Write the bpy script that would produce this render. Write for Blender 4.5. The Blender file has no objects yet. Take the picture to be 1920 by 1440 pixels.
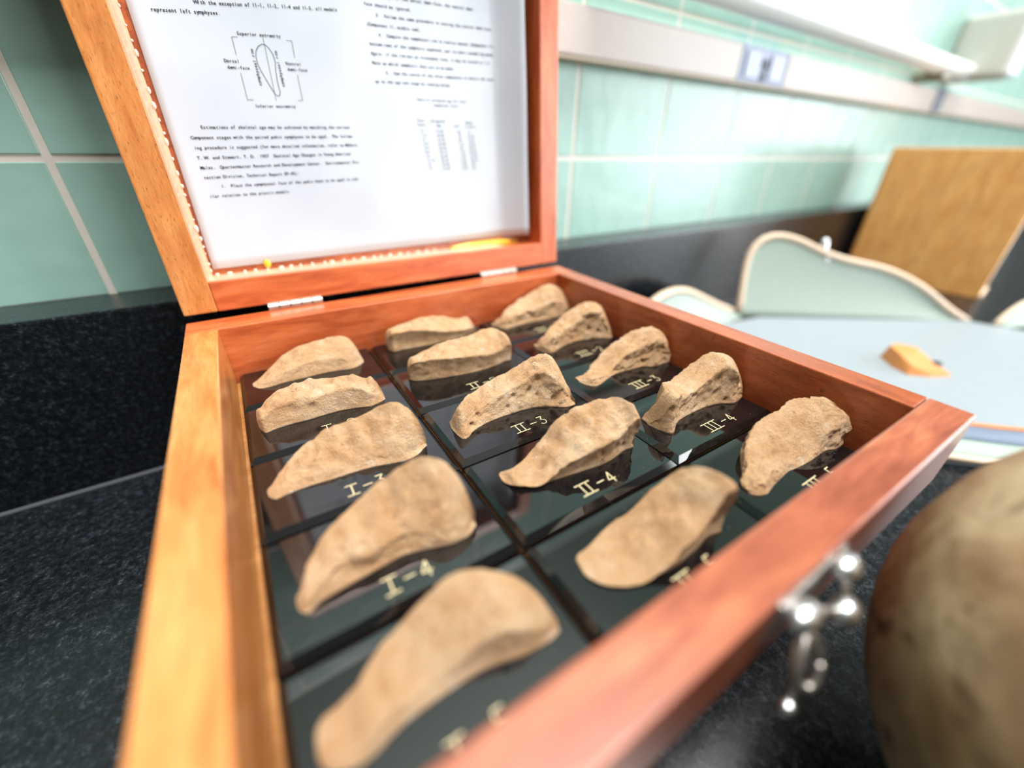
import bpy, bmesh, math, random
from mathutils import Vector, Matrix, noise as mnoise

# ---------------------------------------------------------------- camera, light, exposure
S = 0.0137            # metres per scene unit (all coordinates below are in scene units)
sc = bpy.context.scene
COL = sc.collection
random.seed(7)

cam = bpy.data.cameras.new('camera')
cam_o = bpy.data.objects.new('camera', cam)
COL.objects.link(cam_o)
cam_o.location = Vector((-3.455, -13.895, 7.44)) * S
cam_o.rotation_euler = (math.radians(60.003), math.radians(-0.729), math.radians(-32.303))
cam.sensor_fit = 'HORIZONTAL'
cam.sensor_width = 36.0
cam.lens = 36.0 * 767.412 / 1920.0
cam.clip_start = 0.005
cam.clip_end = 50
cam.dof.use_dof = True
cam.dof.focus_distance = 12.75 * S
cam.dof.aperture_fstop = 2.7
cam.dof.aperture_blades = 0
sc.camera = cam_o

world = bpy.data.worlds.new('world')
sc.world = world
world.use_nodes = True
bg = world.node_tree.nodes['Background']
bg.inputs['Color'].default_value = (0.86, 0.93, 1.0, 1)
bg.inputs['Strength'].default_value = 0.40

def area_light(name, loc, target, sx, sy, power, color):
    l = bpy.data.lights.new(name, 'AREA')
    l.shape = 'RECTANGLE'; l.size = sx * S; l.size_y = sy * S
    l.energy = power; l.color = color
    o = bpy.data.objects.new(name, l)
    COL.objects.link(o)
    o.location = Vector(loc) * S
    o.rotation_euler = (Vector(target) - Vector(loc)).to_track_quat('-Z', 'Y').to_euler()
    return o

# daylight coming in through the two tall laboratory windows (their frames stand further down)
area_light('window_light_right', (176, -100, 42), (0, -100, 42), 120, 116, 74, (0.93, 0.97, 1.0))
area_light('window_light_front', (116, -226, 64), (116, 0, 64), 118, 114, 42, (0.98, 0.99, 1.0))
# fluorescent panel on the ceiling above the bench
area_light('ceiling_panel_light', (20, -40, 172), (20, -40, 0), 120, 64, 112, (1.0, 0.98, 0.95))

sc.view_settings.view_transform = 'Standard'
sc.view_settings.look = 'None'
sc.view_settings.gamma = 1.0
sc.view_settings.use_curve_mapping = False
sc.view_settings.exposure = 0.34

# ---------------------------------------------------------------- helpers
ORG = {}

def srgb(r, g, b):
    def f(c):
        c /= 255.0
        return c / 12.92 if c <= 0.04045 else ((c + 0.055) / 1.055) ** 2.4
    return (f(r), f(g), f(b), 1.0)

def tag(o, label=None, cat=None, group=None, kind=None):
    if label: o['label'] = label
    if cat: o['category'] = cat
    if group: o['group'] = group
    if kind: o['kind'] = kind
    return o

def link(o, parent, org):
    COL.objects.link(o)
    ORG[o.name] = Vector(org)
    if parent is not None:
        o.parent = parent
        o.location = (Vector(org) - ORG[parent.name]) * S
    else:
        o.location = Vector(org) * S
    return o

def empty(name, loc, label=None, cat=None, group=None):
    o = bpy.data.objects.new(name, None)
    o.empty_display_size = 0.01
    link(o, None, loc)
    return tag(o, label, cat, group)

def obj(name, verts, faces, mat, parent=None, org=None, smooth=False, sharp=None):
    """verts in world scene units; the object's origin is put at org"""
    if org is None:
        org = ORG[parent.name] if parent is not None else Vector((0, 0, 0))
    org = Vector(org)
    me = bpy.data.meshes.new(name)
    me.from_pydata([tuple((Vector(v) - org) * S) for v in verts], [], faces)
    me.update()
    me.materials.append(mat)
    if smooth:
        me.polygons.foreach_set('use_smooth', [True] * len(me.polygons))
        if sharp is not None:
            me.set_sharp_from_angle(angle=math.radians(sharp))
    o = bpy.data.objects.new(name, me)
    return link(o, parent, org)

def inst(name, src, parent, org):
    o = bpy.data.objects.new(name, src.data)
    return link(o, parent, org)

class MB:
    """collects simple shapes into one mesh"""
    def __init__(self): self.v = []; self.f = []
    def add(self, vs, fs):
        n = len(self.v)
        self.v += [tuple(v) for v in vs]
        self.f += [tuple(i + n for i in f) for f in fs]
        return self
    def box(self, x0, x1, y0, y1, z0, z1, bev=0.0, fn=None):
        bm = bmesh.new()
        bmesh.ops.create_cube(bm, size=1.0)
        for v in bm.verts:
            v.co = Vector((x0 + (v.co.x + .5) * (x1 - x0), y0 + (v.co.y + .5) * (y1 - y0), z0 + (v.co.z + .5) * (z1 - z0)))
        if bev > 0:
            bmesh.ops.bevel(bm, geom=bm.edges[:], offset=bev, segments=2, profile=0.6, affect='EDGES')
        bm.verts.ensure_lookup_table()
        vs = [v.co.copy() for v in bm.verts]
        if fn: vs = [fn(v) for v in vs]
        for i, v in enumerate(bm.verts): v.index = i
        fs = [tuple(v.index for v in f.verts) for f in bm.faces]
        bm.free()
        return self.add(vs, fs)
    def tube(self, pts, rad, seg=10, cap=True):
        pts = [Vector(p) for p in pts]
        n = len(pts); rings = []
        up = None
        for i, p in enumerate(pts):
            t = (pts[min(i + 1, n - 1)] - pts[max(i - 1, 0)]).normalized()
            if up is None:
                up = Vector((0, 0, 1)) if abs(t.z) < .9 else Vector((1, 0, 0))
            a = (up - t * up.dot(t)).normalized(); up = a; b = t.cross(a)
            r = rad[i] if isinstance(rad, (list, tuple)) else rad
            rings.append([p + (a * math.cos(2 * math.pi * k / seg) + b * math.sin(2 * math.pi * k / seg)) * r for k in range(seg)])
        vs = [v for rg in rings for v in rg]; fs = []
        for i in range(n - 1):
            for k in range(seg):
                fs.append((i * seg + k, i * seg + (k + 1) % seg, (i + 1) * seg + (k + 1) % seg, (i + 1) * seg + k))
        if cap:
            fs.append(tuple(range(seg))[::-1]); fs.append(tuple((n - 1) * seg + k for k in range(seg)))
        return self.add(vs, fs)
    def ball(self, c, r, u=14, v=8, sc=(1, 1, 1)):
        vs = [Vector((0, 0, 1))]; fs = []
        for i in range(1, v):
            th = math.pi * i / v
            for k in range(u):
                ph = 2 * math.pi * k / u
                vs.append(Vector((math.sin(th) * math.cos(ph), math.sin(th) * math.sin(ph), math.cos(th))))
        vs.append(Vector((0, 0, -1)))
        for k in range(u): fs.append((0, 1 + k, 1 + (k + 1) % u))
        for i in range(v - 2):
            for k in range(u):
                a = 1 + i * u
                fs.append((a + k, a + u + k, a + u + (k + 1) % u, a + (k + 1) % u))
        L = len(vs) - 1; a = 1 + (v - 2) * u
        for k in range(u): fs.append((L, a + (k + 1) % u, a + k))
        c = Vector(c)
        return self.add([c + Vector((p.x * r * sc[0], p.y * r * sc[1], p.z * r * sc[2])) for p in vs], fs)
    def build(self, name, mat, parent=None, org=None, smooth=False, sharp=None):
        return obj(name, self.v, self.f, mat, parent, org, smooth, sharp)

# ---------------------------------------------------------------- materials
def new_mat(name):
    m = bpy.data.materials.new(name)
    m.use_nodes = True
    nt = m.node_tree
    return m, nt, nt.nodes['Principled BSDF']

def N(nt, typ, **kw):
    n = nt.nodes.new(typ)
    for k, v in kw.items():
        if k in n.inputs: n.inputs[k].default_value = v
        else: setattr(n, k, v)
    return n

def coords(nt, scale=(1, 1, 1), rot=(0, 0, 0)):
    """object coordinates in scene units, scaled"""
    tc = N(nt, 'ShaderNodeTexCoord')
    mp = N(nt, 'ShaderNodeMapping')
    mp.inputs['Scale'].default_value = tuple(s / S for s in scale)
    mp.inputs['Rotation'].default_value = rot
    nt.links.new(tc.outputs['Object'], mp.inputs['Vector'])
    return mp.outputs['Vector']

def tex_noise(nt, vec, scale, detail=4.0, rough=0.55, dist=0.0):
    n = N(nt, 'ShaderNodeTexNoise')
    n.inputs['Scale'].default_value = scale
    n.inputs['Detail'].default_value = detail
    n.inputs['Roughness'].default_value = rough
    n.inputs['Distortion'].default_value = dist
    nt.links.new(vec, n.inputs['Vector'])
    return n.outputs['Fac']

def ramp(nt, fac, stops, interp='LINEAR'):
    r = N(nt, 'ShaderNodeValToRGB')
    r.color_ramp.interpolation = interp
    el = r.color_ramp.elements
    el[0].position, el[0].color = stops[0]
    el[1].position, el[1].color = stops[-1]
    for p, c in stops[1:-1]:
        e = el.new(p); e.color = c
    nt.links.new(fac, r.inputs['Fac'])
    return r.outputs['Color']

def mix(nt, fac, a, b, mode='MIX'):
    m = N(nt, 'ShaderNodeMix', data_type='RGBA', blend_type=mode)
    for sock, v in ((m.inputs[0], fac), (m.inputs[6], a), (m.inputs[7], b)):
        if isinstance(v, bpy.types.NodeSocket): nt.links.new(v, sock)
        else: sock.default_value = v
    return m.outputs[2]

def bump(nt, bsdf, height, strength, dist):
    b = N(nt, 'ShaderNodeBump')
    b.inputs['Strength'].default_value = strength
    b.inputs['Distance'].default_value = dist * S
    nt.links.new(height, b.inputs['Height'])
    nt.links.new(b.outputs['Normal'], bsdf.inputs['Normal'])

BW = lambda v: (v, v, v, 1)

def plain(name, col, rough=0.5, metal=0.0, spec=0.5, coat=0.0):
    m, nt, b = new_mat(name)
    v = coords(nt)
    f = tex_noise(nt, v, 2.3, 3)
    c = mix(nt, f, tuple(x * 0.92 for x in col[:3]) + (1,), tuple(min(1, x * 1.06) for x in col[:3]) + (1,))
    nt.links.new(c, b.inputs['Base Color'])
    b.inputs['Roughness'].default_value = rough
    b.inputs['Metallic'].default_value = metal
    b.inputs['Specular IOR Level'].default_value = spec
    b.inputs['Coat Weight'].default_value = coat
    b.inputs['Coat Roughness'].default_value = 0.12
    return m

def wood(name, dark, mid, light, axis, pore=0.35, rough=0.32, coat=0.6, blotch=0.5):
    m, nt, b = new_mat(name)
    sc1 = [1.0, 1.0, 1.0]; sc1[axis] = 0.16
    sc2 = [1.0, 1.0, 1.0]; sc2[axis] = 0.07
    v1 = coords(nt, sc1); v2 = coords(nt, sc2); v0 = coords(nt)
    g = tex_noise(nt, v1, 2.2, 5, 0.6, 0.6)
    c = ramp(nt, g, [(0.3, dark), (0.5, mid), (0.72, light)])
    fine = tex_noise(nt, v2, 26.0, 3, 0.6)
    c = mix(nt, 0.55, c, ramp(nt, fine, [(0.3, BW(0.72)), (0.7, BW(1.18))]), 'MULTIPLY')
    sc3 = [1.0, 1.0, 1.0]; sc3[axis] = 0.2
    v3 = coords(nt, sc3)
    pr = tex_noise(nt, v3, 24.0, 2, 0.5)
    pm = ramp(nt, pr, [(0.30, BW(1)), (0.385, BW(0))])
    pf = N(nt, 'ShaderNodeMath', operation='MULTIPLY'); pf.inputs[1].default_value = pore
    nt.links.new(pm, pf.inputs[0])
    c = mix(nt, pf.outputs[0], c, tuple(x * 0.22 for x in dark[:3]) + (1,))
    bl = tex_noise(nt, v0, 0.55, 2)
    c = mix(nt, blotch, c, ramp(nt, bl, [(0.3, (0.82, 0.74, 0.74, 1)), (0.7, (1.12, 1.1, 1.05, 1))]), 'MULTIPLY')
    nt.links.new(c, b.inputs['Base Color'])
    b.inputs['Roughness'].default_value = rough
    b.inputs['Coat Weight'].default_value = coat
    b.inputs['Coat Roughness'].default_value = 0.22
    bump(nt, b, fine, 0.25, 0.02)
    return m

OR = (srgb(180, 104, 48), srgb(202, 130, 68), srgb(216, 150, 90))
RD = (srgb(170, 74, 34), srgb(198, 100, 54), srgb(216, 122, 72))
DK = (srgb(134, 60, 26), srgb(160, 78, 36), srgb(182, 98, 50))
M = {}
M['wood_orange_y'] = wood('orange_wood', *OR, axis=1, pore=0.12)
M['wood_orange_z'] = wood('orange_wood_lid', *OR, axis=2, pore=0.5)
M['wood_red_x'] = wood('red_wood', *RD, axis=0, pore=0.12)
M['wood_red_z'] = wood('red_wood_lid', *RD, axis=2, pore=0.2)
M['wood_brown_y'] = wood('brown_wood', *DK, axis=1, pore=0.7)
M['wood_front'] = wood('front_wood', srgb(132, 66, 44), srgb(160, 88, 60), srgb(184, 114, 80), axis=0, pore=0.1, blotch=0.8)
M['wood_tan'] = wood('tan_wood', srgb(170, 112, 54), srgb(196, 136, 76), srgb(214, 160, 98), axis=0)
M['wood_far'] = wood('honey_wood', srgb(230, 158, 84), srgb(242, 180, 106), srgb(250, 196, 124), axis=2, pore=0.05, rough=0.45, coat=0.0)
M['wood_window_lit'] = wood('window_lit_wood', srgb(206, 186, 160), srgb(226, 208, 184), srgb(238, 224, 204), axis=2, pore=0.0, rough=0.5, coat=0.0)  # paler copy of the box wood, window light put into its colour

def m_plaque():
    m, nt, b = new_mat('black_acrylic')
    v = coords(nt)
    d = N(nt, 'ShaderNodeTexVoronoi', feature='F1')
    d.inputs['Scale'].default_value = 4.5
    nt.links.new(v, d.inputs['Vector'])
    spk = ramp(nt, d.outputs['Distance'], [(0.035, BW(1)), (0.06, BW(0))])
    big = tex_noise(nt, v, 1.6, 2)
    gate = ramp(nt, big, [(0.45, BW(0)), (0.6, BW(1))])
    sp = mix(nt, 1.0, spk, gate, 'MULTIPLY')
    c = mix(nt, sp, (0.004, 0.004, 0.0045, 1), (0.35, 0.33, 0.3, 1))
    nt.links.new(c, b.inputs['Base Color'])
    b.inputs['Roughness'].default_value = 0.025
    b.inputs['IOR'].default_value = 1.7
    b.inputs['Specular IOR Level'].default_value = 0.5
    return m
M['plaque'] = m_plaque()
M['engrave'] = plain('gold_filling', srgb(222, 206, 160), 0.5)

def m_cast(seed):
    m, nt, b = new_mat('tan_plaster')
    v = coords(nt)
    o = N(nt, 'ShaderNodeVectorMath', operation='ADD')
    o.inputs[1].default_value = (seed * 3.7, seed * 1.9, seed * 5.3)
    nt.links.new(v, o.inputs[0]); v = o.outputs[0]
    a = tex_noise(nt, v, 1.3, 4, 0.6)
    c = ramp(nt, a, [(0.28, srgb(204, 156, 110)), (0.5, srgb(222, 180, 136)), (0.72, srgb(235, 202, 166))])
    w = tex_noise(nt, v, 2.1, 5, 0.65)
    c = mix(nt, ramp(nt, w, [(0.60, BW(0)), (0.74, BW(0.7))]), c, srgb(236, 222, 204))
    p = tex_noise(nt, v, 4.2, 5, 0.7)
    c = mix(nt, ramp(nt, p, [(0.27, BW(0.75)), (0.38, BW(0))]), c, srgb(150, 106, 62))
    fine = tex_noise(nt, v, 17.0, 5, 0.75)
    midn = tex_noise(nt, v, 6.0, 3, 0.6)
    c = mix(nt, 0.6, c, ramp(nt, fine, [(0.3, BW(0.8)), (0.65, BW(1.12))]), 'MULTIPLY')
    # chalky residue where the cast was glued down
    tc = N(nt, 'ShaderNodeTexCoord'); sx = N(nt, 'ShaderNodeSeparateXYZ')
    nt.links.new(tc.outputs['Object'], sx.inputs[0])
    zz_ = N(nt, 'ShaderNodeMath', operation='MULTIPLY_ADD'); zz_.inputs[1].default_value = 1 / S; zz_.inputs[2].default_value = -0.295
    nt.links.new(sx.outputs['Z'], zz_.inputs[0])
    zn = N(nt, 'ShaderNodeMath', operation='MULTIPLY_ADD'); zn.inputs[1].default_value = -0.22
    nt.links.new(midn, zn.inputs[0]); nt.links.new(zz_.outputs[0], zn.inputs[2])
    c = mix(nt, ramp(nt, zn.outputs[0], [(0.0, BW(0.7)), (0.02, BW(0))]), c, srgb(226, 220, 214))
    nt.links.new(c, b.inputs['Base Color'])
    b.inputs['Roughness'].default_value = 0.62
    b.inputs['Specular IOR Level'].default_value = 0.3
    hsum = N(nt, 'ShaderNodeMath', operation='MULTIPLY_ADD'); hsum.inputs[1].default_value = 0.6
    nt.links.new(midn, hsum.inputs[0]); nt.links.new(fine, hsum.inputs[2])
    bump(nt, b, hsum.outputs[0], 1.0, 0.11)
    return m
CAST_M = [m_cast(i) for i in range(3)]

def m_granite():
    m, nt, b = new_mat('black_granite')
    v = coords(nt)
    a = tex_noise(nt, v, 5.2, 6, 0.8)
    c = ramp(nt, a, [(0.44, (0.003, 0.004, 0.005, 1)), (0.58, (0.010, 0.012, 0.016, 1)), (0.74, (0.085, 0.10, 0.125, 1))])
    q = tex_noise(nt, v, 3.4, 4, 0.7)
    c = mix(nt, ramp(nt, q, [(0.62, BW(0)), (0.75, BW(0.35))]), c, (0.10, 0.10, 0.105, 1))
    nt.links.new(c, b.inputs['Base Color'])
    r = ramp(nt, a, [(0.4, BW(0.22)), (0.7, BW(0.36))])
    nt.links.new(r, b.inputs['Roughness'])
    bump(nt, b, a, 0.12, 0.03)
    return m
M['granite'] = m_granite()

def m_tile():
    m, nt, b = new_mat('green_glazed_tile')
    v = coords(nt)
    a = tex_noise(nt, v, 0.5, 3)
    c = mix(nt, a, srgb(144, 181, 170), srgb(160, 197, 187))
    nt.links.new(c, b.inputs['Base Color'])
    b.inputs['Roughness'].default_value = 0.27
    b.inputs['Coat Weight'].default_value = 0.0
    b.inputs['Coat Roughness'].default_value = 0.4
    w = tex_noise(nt, v, 0.35, 2)
    bump(nt, b, w, 0.3, 0.25)
    return m
M['tile'] = m_tile()
M['grout'] = plain('pale_grout', srgb(220, 214, 204), 0.35)
M['beige'] = plain('beige_enamel', srgb(184, 172, 164), 0.32)
M['beige_side'] = plain('beige_edge', srgb(176, 160, 136), 0.5)
M['blue_white'] = plain('bluish_white_plastic', srgb(120, 134, 168), 0.35)
M['socket_face'] = plain('pale_blue_plastic', srgb(166, 176, 202), 0.35)
M['slot'] = plain('dark_slot', srgb(34, 42, 66), 0.5)
M['white_pipe'] = plain('white_paint', srgb(226, 230, 228), 0.35)
M['grey_white'] = plain('warm_white_plastic', srgb(196, 198, 190), 0.4)
M['white'] = plain('white_plastic', srgb(236, 238, 244), 0.3)
M['grey_tape'] = plain('blue_grey_band', srgb(44, 58, 88), 0.5)
M['steel'] = plain('bright_steel', (0.86, 0.87, 0.90, 1), 0.3, 1.0)
M['steel_dull'] = plain('worn_steel', (0.52, 0.49, 0.45, 1), 0.38, 1.0)
M['ink'] = plain('black_ink', (0.016, 0.020, 0.030, 1), 0.8, spec=0.1)
M['amber'] = plain('amber_glue', srgb(244, 186, 40), 0.15, coat=0.6)
M['glue'] = plain('milky_glue', srgb(240, 222, 206), 0.15, coat=0.8)
M['glue_film_sheen'] = plain('peach_glue_sheen', srgb(228, 186, 156), 0.35, coat=0.6)  # glue film, lightened to peach to paint the sheen of the inner wall
M['vinyl'] = plain('pale_green_vinyl', srgb(152, 168, 158), 0.5)
M['vinyl_base'] = plain('white_vinyl', srgb(142, 152, 158), 0.45)
M['piping'] = plain('tan_piping', srgb(216, 194, 170), 0.55)
M['orange_trim'] = plain('orange_trim', srgb(214, 126, 70), 0.55)
M['blue_band'] = plain('blue_grey_vinyl', srgb(104, 118, 138), 0.45)
M['clay_orange'] = plain('orange_brown_chip', srgb(204, 134, 72), 0.6)
M['dark_chip'] = plain('dark_chip', srgb(44, 40, 48), 0.5)
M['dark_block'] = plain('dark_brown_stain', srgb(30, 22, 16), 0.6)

def m_paper():
    m, nt, b = new_mat('aged_paper')
    v = coords(nt)
    a = tex_noise(nt, v, 0.35, 3)
    c = mix(nt, a, srgb(180, 188, 199), srgb(194, 200, 209))
    sp = tex_noise(nt, v, 5.0, 2)
    c = mix(nt, ramp(nt, sp, [(0.72, BW(0)), (0.78, BW(0.25))]), c, srgb(196, 176, 146))
    nt.links.new(c, b.inputs['Base Color'])
    b.inputs['Roughness'].default_value = 0.4
    b.inputs['Coat Weight'].default_value = 0.25
    b.inputs['Coat Roughness'].default_value = 0.15
    return m
M['paper'] = m_paper()

def m_skull():
    m, nt, b = new_mat('old_bone')
    v = coords(nt)
    a = tex_noise(nt, v, 0.32, 4, 0.6, 0.4)
    c = ramp(nt, a, [(0.30, srgb(122, 88, 58)), (0.43, srgb(164, 134, 98)), (0.56, srgb(196, 174, 136)), (0.75, srgb(208, 192, 156))])
    d = tex_noise(nt, v, 0.75, 5, 0.7, 0.6)
    c = mix(nt, ramp(nt, d, [(0.34, BW(0.85)), (0.46, BW(0))]), c, srgb(74, 46, 26))
    f = tex_noise(nt, v, 5.0, 4, 0.7)
    c = mix(nt, 0.4, c, ramp(nt, f, [(0.3, BW(0.75)), (0.7, BW(1.1))]), 'MULTIPLY')
    nt.links.new(c, b.inputs['Base Color'])
    b.inputs['Roughness'].default_value = 0.55
    bump(nt, b, f, 0.3, 0.06)
    return m
M['bone'] = m_skull()

# ---------------------------------------------------------------- the setting
PSI = math.radians(0.924)
def W(p):
    """wall frame: slightly turned against the specimen box"""
    x, y, z = p
    return Vector((x * math.cos(PSI) - y * math.sin(PSI), x * math.sin(PSI) + y * math.cos(PSI), z))

ZC, ZS, YS, YW = -5.223, 2.063, 6.35, 8.758          # counter top, splash top, splash front, tile face
P, G0, ZG = 8.01, -8.312, 6.915                       # wall tile pitch, first joint, horizontal joint

wall = MB().box(-34, 176, YW + 0.04, YW + 2.2, -5.2, 31.2, fn=W).build('wall_back', M['grout'], org=W((40, YW + 1, 13)))
tag(wall, kind='structure')
rows = [(ZS, ZG), (ZG, ZG + P), (ZG + P, ZG + 2 * P), (ZG + 2 * P, ZG + 3 * P)]
for r, (z0, z1) in enumerate(rows):
    src = None
    for k in range(-3, 23):
        u0 = G0 + P * k
        c = W((u0 + P / 2, YW + 0.07, (z0 + z1) / 2))
        if src is None or r == 99:
            src = MB().box(u0 + .12, u0 + P - .12, YW, YW + .2, z0 + (.0 if r == 0 else .12), z1 - .12, bev=.04, fn=W).build('tile', M['tile'], wall, c)
        else:
            inst('tile', src, wall, c)

# the rest of the laboratory, behind the camera
X0, X1, Y0, Z0, Z1 = -150, 182, -232, -68, 176
m_wall = plain('cream_wall_paint', srgb(100, 100, 94), 0.7)
m_dark = plain('dark_lino', srgb(52, 50, 48), 0.5)
tag(MB().box(X0, X1, Y0, 11, Z0 - 2, Z0).build('floor', m_dark, org=(16, -110, Z0 - 2)), kind='structure')
tag(MB().box(X0, X1, Y0, 11, Z1, Z1 + 2).build('ceiling', plain('ceiling_paint', srgb(196, 196, 192), 0.8), org=(16, -110, Z1)), kind='structure')
tag(MB().box(X0 - 2, X0, Y0, 11, Z0, Z1).build('wall_left', m_wall, org=(X0, -110, 50)), kind='structure')
tag(MB().box(X1, X1 + 2, Y0, 11, Z0, Z1).build('wall_right', m_wall, org=(X1, -110, 50)), kind='structure')
tag(MB().box(X0, X1, Y0 - 2, Y0, Z0, Z1).build('wall_front', m_wall, org=(16, Y0, 50)), kind='structure')
tag(MB().box(X0 - 4, X1 + 4, YW + 2.3, YW + 4, Z0, Z1, fn=W).build('wall_upper', plain('green_wall_paint', srgb(84, 112, 98), 0.6), org=W((16, YW + 3, 50))), kind='structure')
wf = MB()
for y in (-161, -131, -100, -69, -39): wf.box(172.5, 174.5, y - 1.4, y + 1.4, -17, 101)
for z in (-17, 42, 101): wf.box(172.5, 174.5, -161, -39, z - 1.4, z + 1.4)
tag(wf.build('window_1', M['white_pipe'], org=(173, -100, 42)), kind='structure')
wf = MB()
for x in (57, 96, 136, 175): wf.box(x - 1.5, x + 1.5, -223, -221, 7, 121)
for z in (7, 64, 121): wf.box(57, 175, -223, -221, z - 1.5, z + 1.5)
tag(wf.build('window_2', M['white_pipe'], org=(116, -222, 64)), kind='structure')

counter = MB().box(-34, 176, -62, YS - .01, ZC - 2.2, ZC, bev=.03, fn=W).build('countertop', M['granite'], org=W((40, -28, ZC - 2.2)))
tag(counter, 'speckled black stone countertop the wooden boxes stand on', 'countertop')
splash = MB().box(-34, 176, YS, YW + .03, ZC, ZS, bev=.09, fn=W).build('backsplash', M['granite'], org=W((40, 7.5, ZC)))
tag(splash, 'black stone backsplash strip below the green wall tiles', 'backsplash')
MB().tube([W((-34, YS - .02, ZC + .04)), W((176, YS - .02, ZC + .04))], .11, 8).build('caulk_line', plain('grey_caulk', srgb(88, 90, 98), 0.35), splash, smooth=True)

# cable channel with sockets on the wall
YR, ZR0, ZR1 = 7.707, 11.644, 13.921
race = empty('outlet_raceway', W((40, YW, ZR0)), 'long beige raceway with sockets running across the tiled wall', 'raceway')
for a, b in ((-33, 29.55), (35.85, 69.6), (72.6, 175)):
    MB().box(a, b, YR, YW - .02, ZR0 + .14, ZR1, bev=.1, fn=W).build('channel_cover', M['beige'], race)
MB().box(-33, 175, YR + .06, YW - .02, ZR0, ZR0 + .16, fn=W).build('channel_base', M['beige_side'], race)
pl = MB().box(29.6, 35.8, YR + .02, YW - .02, ZR0 + .16, ZR1, bev=.08, fn=W).build('socket_plate', M['blue_white'], race)
tag(pl, 'bluish white double socket plate')
for a, b in ((30.2, 32.0), (33.4, 35.2)):
    MB().box(a, b, YR - .08, YR + .06, ZR0 + .42, ZR1 - .3, bev=.06, fn=W).build('socket_face', M['socket_face'], pl)
for a, b, z0, z1 in ((32.35, 33.15, 12.75, 13.3), (32.4, 33.0, 11.95, 12.45), (32.6, 32.85, 12.3, 13.0)):
    MB().box(a, b, YR - .05, YR + .06, z0, z1, bev=.04, fn=W).build('socket_slot', M['slot'], pl)
tag(MB().box(69.7, 72.5, YR - .06, YW - .02, ZR0 + .16, ZR1 + .1, bev=.08, fn=W).build('joint_clip', M['grey_tape'], race), 'dark blue grey joint clip')

pipe = empty('wall_pipe', W((42, YW, 15.2)), 'white pipe running along the wall above the beige raceway', 'pipe')
MB().tube([W((15 + i * 5.2, 6.7, 15.75 - i * .018)) for i in range(12)], .82, 18).build('pipe_run', M['white_pipe'], pipe, smooth=True, sharp=50)
for u in (63.5,):
    MB().box(u, u + 2.4, 6.1, YW, 14.3, 15.1, bev=.1, fn=W).build('pipe_bracket', plain('olive_bracket', srgb(128, 124, 104), 0.5), pipe)
fix = empty('wall_fixture', W((74, YW, 15)), 'boxy off-white fixture on the wall at the end of the pipe', 'fixture')
MB().box(72, 76, 3.6, YW - .02, 14.9, 20.9, bev=.5, fn=W).build('fixture_body', M['grey_white'], fix)
MB().box(72.2, 75.8, 3.1, 3.7, 15.1, 20.7, bev=.2, fn=W).build('fixture_front', M['white'], fix)

# ---------------------------------------------------------------- specimen box
xL, xR, yB, yF, TX, TY, TF, H = -4.965, 10.094, 2.935, -12.024, 0.967, 1.206, 0.975, 1.78
ZB0, ZB1 = -0.88, -0.42
box = empty('specimen_box', (2.56, -4.5, ZB0), 'open reddish wooden specimen case holding fifteen black plaques with bone casts', 'wooden case')
MB().box(xL - TX, xL, yF + .01, yB - .01, ZB1, H, bev=.045).build('left_board', M['wood_orange_y'], box)
MB().box(xR, xR + TX, yF + .01, yB - .01, ZB1, H, bev=.045).build('right_board', M['wood_brown_y'], box)
MB().box(xL - TX, xR + TX, yB, yB + TY, ZB1, H, bev=.045).build('back_board', M['wood_red_x'], box)
MB().box(xL - TX, xR + TX, yF - TF, yF, ZB1, H, bev=.06).build('front_board', M['wood_front'], box)
MB().box(xL - TX + .1, xR + TX - .1, yF - TF + .1, yB + TY - .1, ZB0, ZB1).build('base_panel', M['wood_tan'], box)

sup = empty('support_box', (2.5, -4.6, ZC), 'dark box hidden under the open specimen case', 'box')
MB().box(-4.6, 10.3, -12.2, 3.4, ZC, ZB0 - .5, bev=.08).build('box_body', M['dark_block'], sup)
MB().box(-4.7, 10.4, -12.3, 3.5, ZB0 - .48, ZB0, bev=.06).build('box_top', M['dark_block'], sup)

# lid, leaning back on the raceway
TH = math.radians(5.184); YH, ZH = 4.309, 1.982
LR, LLEN, LT, LB = 1.5, 17.25, 1.049, 1.081
u0, u1 = xL - TX, xR + TX
def L(p):
    u, s, r = p
    return Vector((u, YH + s * math.sin(TH) + r * math.cos(TH), ZH + s * math.cos(TH) - r * math.sin(TH)))
lid = MB().box(u0 + .02, u1 - .02, .02, LLEN - .02, LR, LR + .24, fn=L).build('lid', M['wood_brown_y'], box)
tag(lid, 'raised wooden lid with recessed panel')
MB().box(u0, u0 + LT, 0, LLEN, 0, LR, bev=.05, fn=L).build('lid_board', M['wood_orange_z'], lid)
MB().box(u1 - LT, u1, 0, LLEN, 0, LR, bev=.05, fn=L).build('lid_board', M['wood_red_z'], lid)
MB().box(u0 + LT, u1 - LT, 0, LB, 0, LR, bev=.05, fn=L).build('lid_board', M['wood_red_x'], lid)
MB().box(u0 + LT, u1 - LT, LLEN - LB, LLEN, 0, LR, bev=.05, fn=L).build('lid_board', M['wood_red_x'], lid)
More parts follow.
